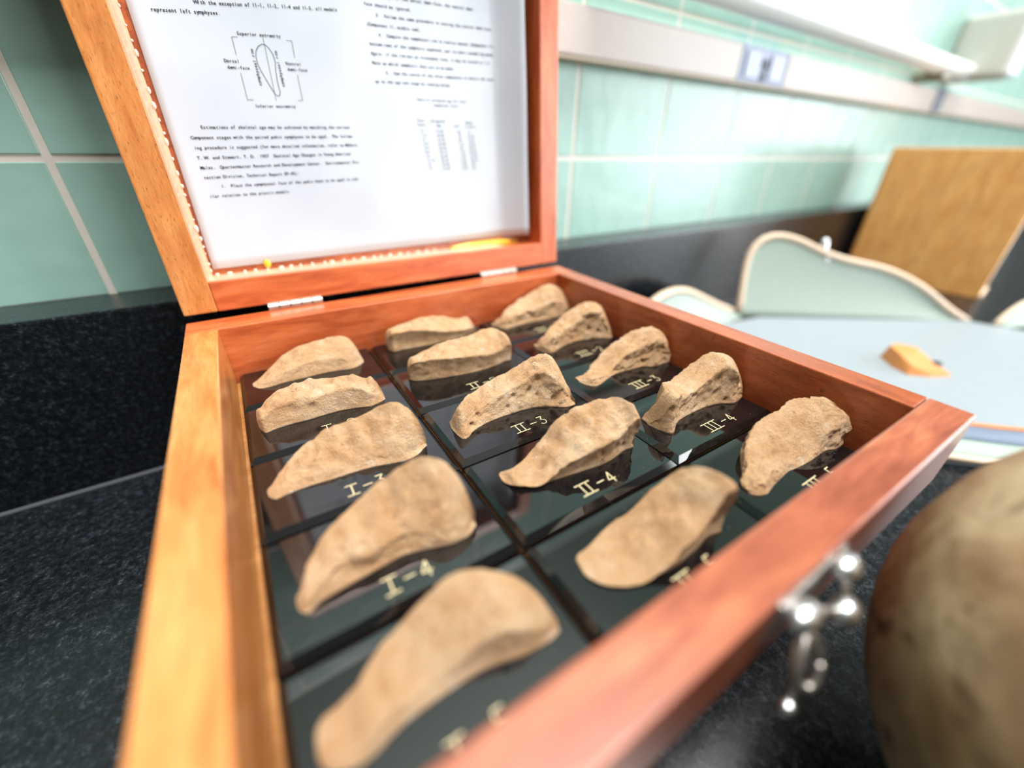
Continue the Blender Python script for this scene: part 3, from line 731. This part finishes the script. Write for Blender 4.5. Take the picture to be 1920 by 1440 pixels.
# cracks and grooves: from (along, across) to (along, across), width, depth
CRACK = {
    'II-4': [(1.5, .2, 3.0, .12, .06, .14), (1.9, .2, 2.1, -.3, .05, .10), (2.5, .15, 2.65, -.25, .05, .10), (3.0, .1, 3.3, -.15, .05, .09), (2.2, .45, 2.6, .2, .06, .08)],
    'II-3': [(2.2, .0, 3.0, .12, .07, .14), (2.95, .25, 3.2, .05, .10, .16), (1.0, -.1, 1.15, .4, .05, .08), (1.5, -.1, 1.6, .4, .05, .07)],
    'I-4': [(2.05, -.1, 2.2, .45, .12, .16)],
    'I-3': [(1.2, .0, 1.3, .6, .06, .12), (1.7, .1, 1.75, .6, .06, .10), (2.6, -.1, 2.7, .3, .05, .07)],
    'III-3': [(2.6, .0, 3.6, -.05, .10, .12)],
    'III-2': [(2.4, -.35, 3.1, -.3, .09, .10)],
    'III-1': [(2.6, -.35, 3.4, -.3, .09, .10)],
    'III-5': [(1.1, -.4, 1.25, .4, .10, .10), (3.4, -.5, 3.6, .2, .09, .10)],
}
def cast_mesh(key, org, ang, T):
    ridge, pit, lump, hollow = STYLE[key]
    ridge *= 1.3; pit *= 1.5; lump *= 1.3
    NS = 120
    a = math.radians(ang); ax = Vector((math.cos(a), math.sin(a), 0)); nn = Vector((-math.sin(a), math.cos(a), 0))
    o = Vector((org[0], org[1], 0))
    s0, s1 = T[0][0], T[-1][0]
    # smoothed table
    sm = []
    M_ = 120
    raw = [lerp_table(T, s0 + (s1 - s0) * i / M_) for i in range(M_ + 1)]
    for i in range(M_ + 1):
        acc = [0.0] * 6; wt = 0
        ws = [0.0] * 6
        for j in range(-9, 10):
            k = min(M_, max(0, i + j))
            for q in range(6):
                w = math.exp(-j * j / (24.0 if q == 3 else 5.0))
                acc[q] += raw[k][q] * w; ws[q] += w
        sm.append([v / w for v, w in zip(acc, ws)])
    sd = sum(ord(c) * (i + 3) for i, c in enumerate(key)) * .37
    verts = []; ring = None
    NF, NT, NB, ND = 16, 34, 12, 4
    for i in range(NS + 1):
        u = i / NS; u = .5 - .5 * math.cos(math.pi * u) if True else u
        f = u * M_; k = min(M_ - 1, int(f)); t = f - k
        _, nb, ne, ze, nk, zk = [p + (q - p) * t for p, q in zip(sm[k], sm[k + 1])]
        s = s0 + (s1 - s0) * u
        e0 = min(1.0, u / .05); e1 = min(1.0, (1 - u) / .05)
        cap = math.sqrt(max(0.0, 1 - (1 - min(e0, e1)) ** 2))          # rounded ends
        sec = []
        ze = max(.05, min(ze, max(.06, zk * 1.02) if nk - ne > .25 else ze)); zk = max(.05, zk)
        nbk = max(nk + .06, nb + .12)
        for q in range(NF):
            t = q / NF
            sec.append((nb + (ne - nb) * t + hollow * math.sin(math.pi * t) * min(1, ze), ze * t, 0))
        for q in range(NT):
            t = q / NT
            bul = .10 * math.sin(math.pi * t) * (zk + ze) * .5
            sec.append((ne + (nk - ne) * t, ze + (zk - ze) * (t ** .85) + bul, math.sin(math.pi * t) ** .6 if t > 0 else 0))
        for q in range(NB):
            t = q / NB
            sec.append((nk + (nbk - nk) * t + .06 * math.sin(math.pi * t), zk * (1 - t), 0))
        for q in range(ND):
            t = q / ND
            sec.append((nbk + (nb - nbk) * t, 0.0, 0))
        cn = .5 * (nb + nbk)
        # soften the section corners
        for _ in range(1):
            sec = [tuple((sec[j - 1][c] + 2 * sec[j][c] + sec[(j + 1) % len(sec)][c]) / 4 for c in range(3)) if .01 < sec[j][1] else sec[j] for j in range(len(sec))]
        for n, z, top in sec:
            nn_ = cn + (n - cn) * (.35 + .65 * cap); zz = z * (.55 + .45 * cap)
            p = o + ax * s + nn * nn_ + Vector((0, 0, zz))
            verts.append((p, top, s, n - cn))
    R_ = NF + NT + NB + ND
    out = []
    for idx, (p, top, s, dn) in enumerate(verts):
        q = p * 1.0 + Vector((sd, sd * .7, sd * .3))
        low = mnoise.noise(q * 1.4) * lump + mnoise.noise(q * 2.9) * lump * .7
        fine = mnoise.noise(q * 6.0) * pit * .5 + mnoise.noise(q * 11.0) * pit * .4 + mnoise.noise(q * 19.0) * pit * .28
        hole = -max(0.0, mnoise.noise(q * 3.6 + Vector((9, 2, 5))) - .34) * pit * 5.0
        ph = s * 11.0 + dn * 3.0 + 2.2 * mnoise.noise(q * .9)
        edge = .35 + .65 * min(1.0, max(0.0, dn + .35) / .6)          # ridges fade towards the front rim
        amp = max(0.0, .5 + mnoise.noise(q * .8 + Vector((3, 3, 3))))
        rd = ridge * top * (math.copysign(abs(math.sin(ph)) ** .7, math.sin(ph)) * amp * edge * 1.3 + mnoise.noise(q * 4.2) * .9)
        if key in CRACK:
            for (sa, na, sb, nb_, wd, dp) in CRACK[key]:
                dx, dy = sb - sa, nb_ - na; l2 = dx * dx + dy * dy
                t = max(0, min(1, ((s - sa) * dx + (dn - na) * dy) / l2))
                wob = .05 * mnoise.noise(q * 4.5)
                dd = math.hypot(s - sa - dx * t, dn - na - dy * t) + wob
                rd -= dp * math.exp(-(dd / wd) ** 2) * (.3 + .7 * top)
        z = p.z
        if z > .005:
            k = min(1.0, z / .15)
            d = Vector((0, 0, 1)) * (rd + (low + fine + hole) * top) + nn * (-(1 - top) * (low + fine + hole) * (1 if dn < 0 else -1))
            p = p + d * k
            p.z = max(p.z, .004)
        out.append(p)
    faces = []
    for i in range(NS):
        for j in range(R_):
            j2 = (j + 1) % R_
            faces.append((i * R_ + j, (i + 1) * R_ + j, (i + 1) * R_ + j2, i * R_ + j2))
    for i, flip in ((0, False), (NS, True)):
        c = Vector((0, 0, 0))
        for j in range(R_): c += out[i * R_ + j]
        out.append(c / R_); ci = len(out) - 1
        for j in range(R_):
            j2 = (j + 1) % R_
            faces.append((ci, i * R_ + j, i * R_ + j2) if not flip else (ci, i * R_ + j2, i * R_ + j))
    return out, faces

LOOK = {
    'I-1': 'tan crescent bone cast with pointed tip, against the case back board, first in column I',
    'I-2': 'tan bone cast with scalloped ridge and blunt left end on plaque I-2',
    'I-3': 'lumpy tan bone cast with notched upper edge on the black plaque I-3',
    'I-4': 'large peaked tan bone cast on the blurred black plaque engraved I-4',
    'I-5': 'large blurred tan bone cast nearest the camera in column I',
    'II-1': 'pale bone cast with overhanging wavy top at the case back, middle column',
    'II-2': 'tan bone cast with flat side and rounded high end on plaque II-2',
    'II-3': 'sharp tan bone cast with deep crack and concave side on plaque II-3',
    'II-4': 'tan bone cast with wrinkled oval face tilted up on plaque II-4',
    'II-5': 'smooth oval bone cast with faint ribs beside the front board, middle column',
    'III-1': 'rough bone cast in the far right corner of the case, column III',
    'III-2': 'rounded bone cast with dark pitted side on the black plaque III-2',
    'III-3': 'rough narrow bone cast with pitted tip on the black plaque III-3',
    'III-4': 'bone cast with flat tan face and rough edge on plaque III-4',
    'III-5': 'knobbly bone cast with a small leg beside the right board, nearest column III cast',
}
for ci, num in enumerate(('I', 'II', 'III')):
    for ri in range(5):
        key = '%s-%d' % (num, ri + 1)
        x0, x1 = CX[ci]; y1, y0 = RY[ri]
        cx, cy = (x0 + x1) / 2, (y0 + y1) / 2
        root = empty('mounted_bone_cast', (cx, cy, ZB1), LOOK[key], 'bone cast', 'mounted casts in the specimen case')
        v, f = plaque_mesh(x0, x1, y0, y1)
        tag(obj('plaque', v, f, M['plaque'], root), 'glossy black plaque with bevelled edges')
        org, ang, T = CAST_DATA[key]
        vs, fs = cast_mesh(key, org, ang, T)
        obj('cast', vs, fs, CAST_M[(ci * 5 + ri) % 3], root, smooth=True)
        if key == 'III-5':
            vs, fs = [], []
            for i in range(9):
                t = i / 8; r = .24 - .10 * math.sin(math.pi * t)
                for k in range(14):
                    a_ = 2 * math.pi * k / 14
                    q = Vector((9.62 + .12 * (1 - t) + r * math.cos(a_), -10.93 + .2 * t + r * .8 * math.sin(a_), .85 * t))
                    vs.append(q + Vector((1, 1, 0)) * .05 * mnoise.noise(q * 4))
            fs = [(i * 14 + k, i * 14 + (k + 1) % 14, (i + 1) * 14 + (k + 1) % 14, (i + 1) * 14 + k) for i in range(8) for k in range(14)] + [tuple(range(14))[::-1], tuple(range(112, 126))]
            tag(obj('cast_leg', vs, fs, CAST_M[(ci * 5 + ri) % 3], root, smooth=True), 'short leg under the high end of the cast')
        lx = {'I': -2.86, 'II': 2.06, 'III': 7.14}[num]
        tag(label_mesh(num, str(ri + 1), lx, -5.66 + B * (2 - ri), .38).build('engraved_number', M['engrave'], root), 'gold engraved number ' + key)

# ---------------------------------------------------------------- instruction sheet in the lid
sheet = empty('instruction_sheet', L((2.5, 1.4, LR)), 'typed white instruction sheet with oval diagram glued inside the lid', 'paper')
def paper_r(u, s):
    r = LR - .045 + .02 * math.sin(u * .9 + s * .7) * math.sin(s * .5) - .012 * math.sin(u * 2.2 - s)
    if u > 8.4: r -= (u - 8.4) ** 1.25 * .72
    return r
def PP(u, s, lift=0.0): return L((u, s, paper_r(u, s) - lift))
NU, NV = 60, 40
vs = []; fs = []
for j in range(NV + 1):
    for i in range(NU + 1):
        ul = -4.67 + .2 * j / NV
        u = ul + (9.6 - ul) * i / NU
        s = (1.34 + .012 * (u + 4.66)) + (15.9 - 1.34) * j / NV
        vs.append(PP(u, s))
for j in range(NV):
    for i in range(NU):
        a = j * (NU + 1) + i
        fs.append((a, a + 1, a + NU + 2, a + NU + 1))
page = obj('page', vs, fs, M['paper'], sheet, smooth=True)
sol = page.modifiers.new('thickness', 'SOLIDIFY'); sol.thickness = .012 * S; sol.offset = -1
bpy.context.view_layer.update()

GL = {}
def glyph(ch):
    if ch in GL: return GL[ch]
    cu = bpy.data.curves.new('glyph', 'FONT')
    cu.body = ch; cu.size = 1.0; cu.align_x = 'CENTER'; cu.resolution_u = 2; cu.offset = .02
    o = bpy.data.objects.new('glyph', cu)
    COL.objects.link(o)
    dg = bpy.context.evaluated_depsgraph_get()
    ev = o.evaluated_get(dg)
    me = ev.to_mesh()
    r = ([(v.co.x, v.co.y) for v in me.vertices], [tuple(p.vertices) for p in me.polygons])
    ev.to_mesh_clear()
    bpy.data.objects.remove(o); bpy.data.curves.remove(cu)
    GL[ch] = r
    return r
def type_line(mb, text, u, s, pitch, size, slope=.03, vert=False):
    for i, ch in enumerate(text):
        if ch == ' ': continue
        gv, gf = glyph(ch)
        pts = []
        for x, y in gv:
            a, b = x * size * .95 + pitch * (i + .5), y * size
            if vert: a, b = -b, a
            pts.append(PP(u + a, s + b + slope * (a if not vert else 0), .012))
        mb.add(pts, gf)
PT, SZ = .0765, .145
mb = MB()
type_line(mb, 'With the exception of II-1, II-2, II-4 and II-5, all models', -2.75, 9.56, PT, SZ, .085)
type_line(mb, 'represent left symphyses.', -4.0, 9.2, PT, SZ, .085)
LEFT = ['     Estimations of skeletal age may be achieved by matching the various',
        'Component stages with the paired pubic symphyses to be aged.  The follow-',
        'ing procedure is suggested (for more detailed information, refer to McKern,',
        'T. W. and Stewart, T. D.  1957  Skeletal Age Changes in Young American',
        'Males.  Quartermaster Research and Development Center.  Environmental Pro-',
        'tection Division, Technical Report EP-45):',
        '      1.  Place the symphyseal face of the pubic bone to be aged in sim-',
        'ilar relation to the plastic models.']
for i, t in enumerate(LEFT):
    type_line(mb, t, -4.03, 6.04 - i * .313, PT, SZ, .03)
tag(mb.build('typed_text', M['ink'], sheet), kind='stuff')
mb = MB()
RIGHT = ['     the ridges of the dorsal demi-face, the ventral demi-',
         'face should be ignored.',
         '     3.  Follow the same procedure in scoring the ventral demi-face',
         '(Component II, middle row).',
         '     4.  Compare the symphyseal rim in similar manner (Component III,',
         'bottom row) of the symphysis examined, and its most resembling model.',
         'Again, if the rim has an in-between form, it may be scored as 1.5.',
         'Note on which symphysis they are to be made.',
         '      5.  Sum the scores of the three components to obtain the total',
         'up to the age and range by reading below.']
for i, t in enumerate(RIGHT):
    type_line(mb, t, 2.80, 10.58 - i * .304, PT * 1.08, SZ, .028)
tag(mb.build('typed_text', M['ink'], sheet), kind='stuff')
mb = MB()
type_line(mb, 'Table of estimated age for total', 4.5, 7.33, .075, .12, .02)
type_line(mb, 'symphyseal score', 5.25, 7.17, .075, .12, .02)
for t, u, s in (('Total', 4.4, 6.56), ('Score', 4.4, 6.40), ('Estimated', 5.05, 6.56), ('Age', 5.3, 6.40), ('S.D.', 6.15, 6.40), ('Range', 6.75, 6.56), ('in years', 6.7, 6.40)):
    type_line(mb, t, u, s, .075, .12, .02)
TAB = [('0', '17.29', '.49', '-17'), ('1-2', '19.04', '.79', '17-20'), ('3', '19.79', '.85', '18-21'), ('4-5', '20.84', '1.13', '18-23'), ('6-7', '22.42', '.99', '20-24'),
       ('8-9', '24.14', '1.93', '22-28'), ('10', '26.05', '1.87', '23-28'), ('11-13', '29.18', '3.33', '23-39'), ('14', '35.84', '3.89', '29+'), ('15', '41.00', '6.22', '36+')]
for i, rw in enumerate(TAB):
    for t, u in zip(rw, (4.55, 5.25, 6.25, 6.8)):
        type_line(mb, t, u + i * .02, 6.17 - i * .165, .07, .12, .02)
tag(mb.build('printed_table', M['ink'], sheet), kind='stuff')
mb = MB()
def pen(pts, w=.017):
    for (ax, ay), (bx, by) in zip(pts[:-1], pts[1:]):
        dx, dy = bx - ax, by - ay; l = math.hypot(dx, dy) or 1
        nx, ny = -dy / l * w / 2, dx / l * w / 2
        mb.add([PP(ax + nx, ay + ny, .012), PP(ax - nx, ay - ny, .012), PP(bx - nx, by - ny, .012), PP(bx + nx, by + ny, .012)], [(0, 1, 2, 3)])
oval = [(-1.04, 8.69), (-1.18, 8.62), (-1.29, 8.48), (-1.34, 8.3), (-1.34, 8.1), (-1.29, 7.9), (-1.17, 7.6), (-1.06, 7.34), (-.99, 7.21), (-.92, 7.17), (-.85, 7.2), (-.82, 7.32),
        (-.83, 7.6), (-.8, 7.95), (-.75, 8.2), (-.77, 8.42), (-.86, 8.6), (-.95, 8.68), (-1.04, 8.69)]
pen(oval)
pen([(-.97, 8.88), (-1.02, 7.02)], .012)
pen([(-1.76, 8.81), (-1.94, 8.8), (-1.94, 8.3)], .013); pen([(-1.95, 7.78), (-1.96, 6.99), (-1.77, 7.0)], .013)
pen([(-.22, 8.88), (-.04, 8.89), (-.06, 8.39)], .013); pen([(-.09, 7.88), (-.10, 7.08), (-.27, 7.07)], .013)
type_line(mb, 'Superior extremity', -1.76, 8.87, PT, SZ * .95, .045)
type_line(mb, 'Inferior extremity', -1.77, 6.77, PT, SZ * .95, .045)
type_line(mb, 'Dorsal', -2.36, 8.06, PT, SZ * .95, .04); type_line(mb, 'demi-face', -2.32, 7.88, PT, SZ * .95, .04)
type_line(mb, 'Ventral', -.42, 8.15, PT, SZ * .95, .04); type_line(mb, 'demi-face', -.40, 7.98, PT, SZ * .95, .04)
type_line(mb, 'symphyseal rim', -1.38, 7.44, PT, SZ * .95, 0, True)
type_line(mb, 'symphyseal rim', -.62, 7.46, PT, SZ * .95, 0, True)
mb.build('diagram', M['ink'], sheet)

# ---------------------------------------------------------------- honey coloured box by the backsplash
hb = empty('honey_wood_box', (61, 1, ZC), 'plain honey-coloured wooden box standing against the backsplash at right', 'box')
ca = math.radians(97)
dv = Vector((math.cos(ca), math.sin(ca), 0)); dn = Vector((dv.y, -dv.x, 0))     # along the visible side, away from it
BR = Vector((57.9, -5.2, ZC))
def HB(p):
    a, d, z = p
    return BR + dv * a + dn * d + Vector((0, 0, z))
MB().box(0, 11.6, 0, .6, 0, 13.2, bev=.1, fn=HB).build('side_panel', M['wood_far'], hb)
MB().box(0, 11.6, 4.9, 5.5, 0, 13.2, bev=.1, fn=HB).build('side_panel', M['wood_far'], hb)
MB().box(.02, .6, .6, 4.9, 0, 13.1, bev=.08, fn=HB).build('front_panel', M['wood_window_lit'], hb)  # end towards the window, its brightness painted by the paler wood
MB().box(11.3, 11.88, .6, 4.9, 0, 13.1, bev=.08, fn=HB).build('back_panel', M['wood_far'], hb)
MB().box(.6, 11.3, .6, 4.9, 12.5, 13.05, fn=HB).build('top_panel', M['wood_far'], hb)
MB().box(.03, .6, .0, 4.9, -.0, .4, bev=.03, fn=lambda p: HB((p[0] - .25, p[1] + .05, p[2]))).build('bottom_edge', M['piping'], hb)

# ---------------------------------------------------------------- opened vinyl pouch
bag = empty('vinyl_pouch', (32, -6, ZC), 'opened pale green vinyl pouch with tan piping, right of the wooden case', 'pouch')
base = [(17.5, 4.2), (25, 4.4), (32.77, 2.9), (40, -1.8), (47.5, -6.7), (49, -11), (46, -17), (38, -22), (28, -17.5), (24.2, -14.6), (21.9, -12.3), (19.2, -9.3), (17.5, -4)]
vs = [(x, y, ZC + .26) for x, y in base] + [(x, y, ZC + .01) for x, y in base]
n = len(base)
fs = [tuple(range(n))[::-1], tuple(range(n, 2 * n))] + [(i, (i + 1) % n, n + (i + 1) % n, n + i) for i in range(n)]
MB().add(vs, fs).build('pouch_floor', M['vinyl_base'], bag)

def flap(name, foot, top, curve=.6, thick=.16, pip=.27):
    """a standing flap: foot line and top line with the same number of points"""
    nv = 10; vs = []; m = len(foot)
    for j in range(nv + 1):
        t = j / nv
        for a, b in zip(foot, top):
            a = Vector(a); b = Vector(b)
            p = a.lerp(b, t); d = (b - a); 
            out = Vector((d.x, d.y, 0)); out = out.normalized() if out.length > 1e-4 else Vector((0, 1, 0))
            vs.append(p + out * (-curve * math.sin(math.pi * t) * -.4))
    fs = [(j * m + i, j * m + i + 1, (j + 1) * m + i + 1, (j + 1) * m + i) for j in range(nv) for i in range(m - 1)]
    o = obj(name, vs, fs, M['vinyl'], bag, smooth=True)
    md = o.modifiers.new('thickness', 'SOLIDIFY'); md.thickness = thick * S; md.offset = 0
    MB().tube(top, pip, 10).build('piping', M['piping'], o, smooth=True)
    return o

def resample(pts, n):
    pts = [Vector(p) for p in pts]
    d = [0]
    for a, b in zip(pts[:-1], pts[1:]): d.append(d[-1] + (b - a).length)
    out = []
    for i in range(n):
        t = d[-1] * i / (n - 1)
        k = 0
        while k < len(d) - 2 and d[k + 1] < t: k += 1
        f = (t - d[k]) / max(1e-6, d[k + 1] - d[k])
        out.append(pts[k].lerp(pts[k + 1], f))
    for _ in range(3):
        out = [out[0]] + [(out[i - 1] + out[i] * 2 + out[i + 1]) / 4 for i in range(1, n - 1)] + [out[-1]]
    return out
top1 = [(31.4, 4.1, -4.6), (31.5, 4.6, -2.2), (31.8, 5.0, -.5), (32.3, 5.1, .9), (33.3, 4.7, 1.6), (34.4, 3.9, 1.5), (35.9, 2.8, 1.0), (37.0, 1.8, .2), (39.3, .1, -.5), (41.2, -1.2, -.8),
        (43.1, -2.7, -1.6), (44.9, -4.3, -2.8), (46.2, -5.5, -4.1), (47.7, -6.8, -5.0)]
top1 = resample(top1, 34)
foot1 = []
A_, B_ = Vector((31.3, 3.9, ZC + .2)), Vector((47.5, -6.7, ZC + .2))
ax1 = (B_ - A_).normalized()
for p in top1:
    t = max(0.0, (p - A_).dot(ax1)); foot1.append(A_ + ax1 * t)
f1 = flap('rear_flap', foot1, top1, .5)
top2 = resample([(31.3, 4.6, -4.7), (29.2, 4.9, -3.9), (27.2, 5.1, -3.0), (24.6, 5.1, -1.9), (22.6, 4.9, -1.6), (20.4, 4.6, -1.8), (18.4, 4.2, -2.9), (17.6, 4.1, -4.6)], 26)
flap('side_flap', [Vector((p.x, 3.7, ZC + .2)) for p in top2], top2, .3)
top3 = resample([(48.2, -8.4, -5.0), (49.4, -8.6, -3.9), (51.5, -9.0, -3.2), (54, -9.6, -3.2), (56, -10.5, -4.0), (57, -11.5, -5.0)], 16)
foot3 = [Vector((48.4 + 6.5 * i / 15, -9.0 - 3.5 * i / 15, ZC + .2)) for i in range(16)]
flap('corner_flap', foot3, top3, .3, pip=.24)
# rolled near edge
near = [Vector(p) for p in ((18.2, -7.2, ZC + .35), (20.2, -10.2, ZC + .4), (22.0, -12.4, ZC + .4), (24.3, -14.8, ZC + .4), (28.2, -17.9, ZC + .4))]
MB().tube(resample(near, 40), .17, 10).build('front_piping', M['piping'], bag, smooth=True)
def band(name, o1, o2, z1, z2, mat):
    inn = Vector((.78, .62, 0))
    pts = resample(near, 24); vs = []
    for p in pts:
        for k in range(5):
            t = k / 4
            vs.append(p + inn * (o1 + (o2 - o1) * t) + Vector((0, 0, z1 + (z2 - z1) * t + .18 * math.sin(math.pi * t))))
    fs = [(i * 5 + k, (i + 1) * 5 + k, (i + 1) * 5 + k + 1, i * 5 + k + 1) for i in range(23) for k in range(4)]
    o = obj(name, vs, fs, mat, bag, smooth=True)
    md = o.modifiers.new('thickness', 'SOLIDIFY'); md.thickness = .08 * S; md.offset = 0
band('front_flap', .05, 1.3, .0, .25, M['vinyl'])
band('flap_band', 1.3, 2.6, .2, .35, M['blue_band'])
band('flap_trim', 2.6, 2.85, .3, .3, M['orange_trim'])
# snap on the rear flap
sn = MB().ball((37.2, 1.9, .45), .42, 16, 8, (.8, .8, 1.9)).build('snap', M['steel'], bag, smooth=True)
MB().ball((37.5, 1.55, -.35), .33, 14, 8).build('snap_button', M['steel'], sn, smooth=True)
MB().ball((37.1, 1.9, 1.1), .26, 14, 8).build('snap_button', M['steel'], sn, smooth=True)

chip = empty('orange_chip', (33, -7.6, ZC + .27), 'small orange-brown fragment with dark end lying on the pale pouch', 'fragment')
out_ = [(32.4, -5.9), (33.5, -6.0), (34.3, -7.1), (33.9, -8.1), (32.9, -9.6), (31.6, -8.9), (30.7, -8.0), (31.2, -7.0)]
zz = [.95, .9, .8, .45, .25, .3, .55, .9]
n = len(out_)
cxy = Vector((32.6, -7.6))
vs = [(x, y, ZC + .27) for x, y in out_] + [(cxy.x + (x - cxy.x) * .86, cxy.y + (y - cxy.y) * .86, ZC + .27 + z) for (x, y), z in zip(out_, zz)] + [(cxy.x, cxy.y, ZC + .27 + .72)]
fs = [tuple(range(n))[::-1]] + [(i, (i + 1) % n, n + (i + 1) % n, n + i) for i in range(n)] + [(n + i, n + (i + 1) % n, 2 * n) for i in range(n)]
ch = MB().add(vs, fs).build('fragment_body', M['clay_orange'], chip)
MB().ball((33.3, -8.6, ZC + .62), .42, 12, 6, (1.1, .8, .42)).build('dark_end', M['dark_chip'], chip, smooth=True)

# ---------------------------------------------------------------- cranium
CC = Vector((7.22, -18.75, .25)); RS = 5.43
FD = Vector((.80, -.58, -.16)).normalized()                 # towards the face
UPV = (Vector((0, 0, 1)) - FD * FD.z).normalized(); SD = FD.cross(UPV)
skull = empty('human_skull', (CC.x, CC.y, ZC), 'brown stained skull vault in the lower right corner, out of focus', 'skull')
def skull_point(th, ph):
    d = Vector((math.sin(th) * math.cos(ph), math.sin(th) * math.sin(ph), math.cos(th)))
    f, up, sd = d.dot(FD), d.dot(UPV), d.dot(SD)
    r = RS
    if f > 0: r *= 1 + .22 * f * f * (1 - .4 * max(0, -up))
    # brow and orbits, nose opening on the face side
    def g(f0, u0_, s0, w): 
        c = Vector((f0, u0_, s0)).normalized(); q = Vector((f, up, sd))
        return math.exp(-(q - c).length_squared / (w * w))
    r *= 1 - .20 * (g(1, -.22, .33, .17) + g(1, -.22, -.33, .17)) - .16 * g(1, -.55, 0, .13)
    r *= 1 + .05 * (g(1, .04, .3, .16) + g(1, .04, -.3, .16)) + .06 * (g(.75, -.5, .6, .2) + g(.75, -.5, -.6, .2))
    r *= 1 + .02 * mnoise.noise(d * 2.0) * max(0, f) + .006 * mnoise.noise(d * 6) + .003 * mnoise.noise(d * 14)
    # coronal and sagittal sutures
    wob = .035 * mnoise.noise(d * 9) + .02 * mnoise.noise(d * 22)
    if up > -.2: r *= 1 - .011 * math.exp(-((f - .12 + wob) / .022) ** 2)
    if f < .12 and up > -.3: r *= 1 - .011 * math.exp(-((sd + wob) / .022) ** 2)
    p = CC + d * r
    p.z = max(p.z, ZC + .005)
    return p
NU, NV = 260, 150
vs = [skull_point(0, 0)]; fs = []
for i in range(1, NV):
    for k in range(NU): vs.append(skull_point(math.pi * i / NV, 2 * math.pi * k / NU))
vs.append(skull_point(math.pi, 0))
for k in range(NU): fs.append((0, 1 + k, 1 + (k + 1) % NU))
for i in range(NV - 2):
    a = 1 + i * NU
    for k in range(NU): fs.append((a + k, a + NU + k, a + NU + (k + 1) % NU, a + (k + 1) % NU))
e = len(vs) - 1; a = 1 + (NV - 2) * NU
for k in range(NU): fs.append((e, a + (k + 1) % NU, a + k))
obj('cranium', vs, fs, M['bone'], skull, smooth=True)
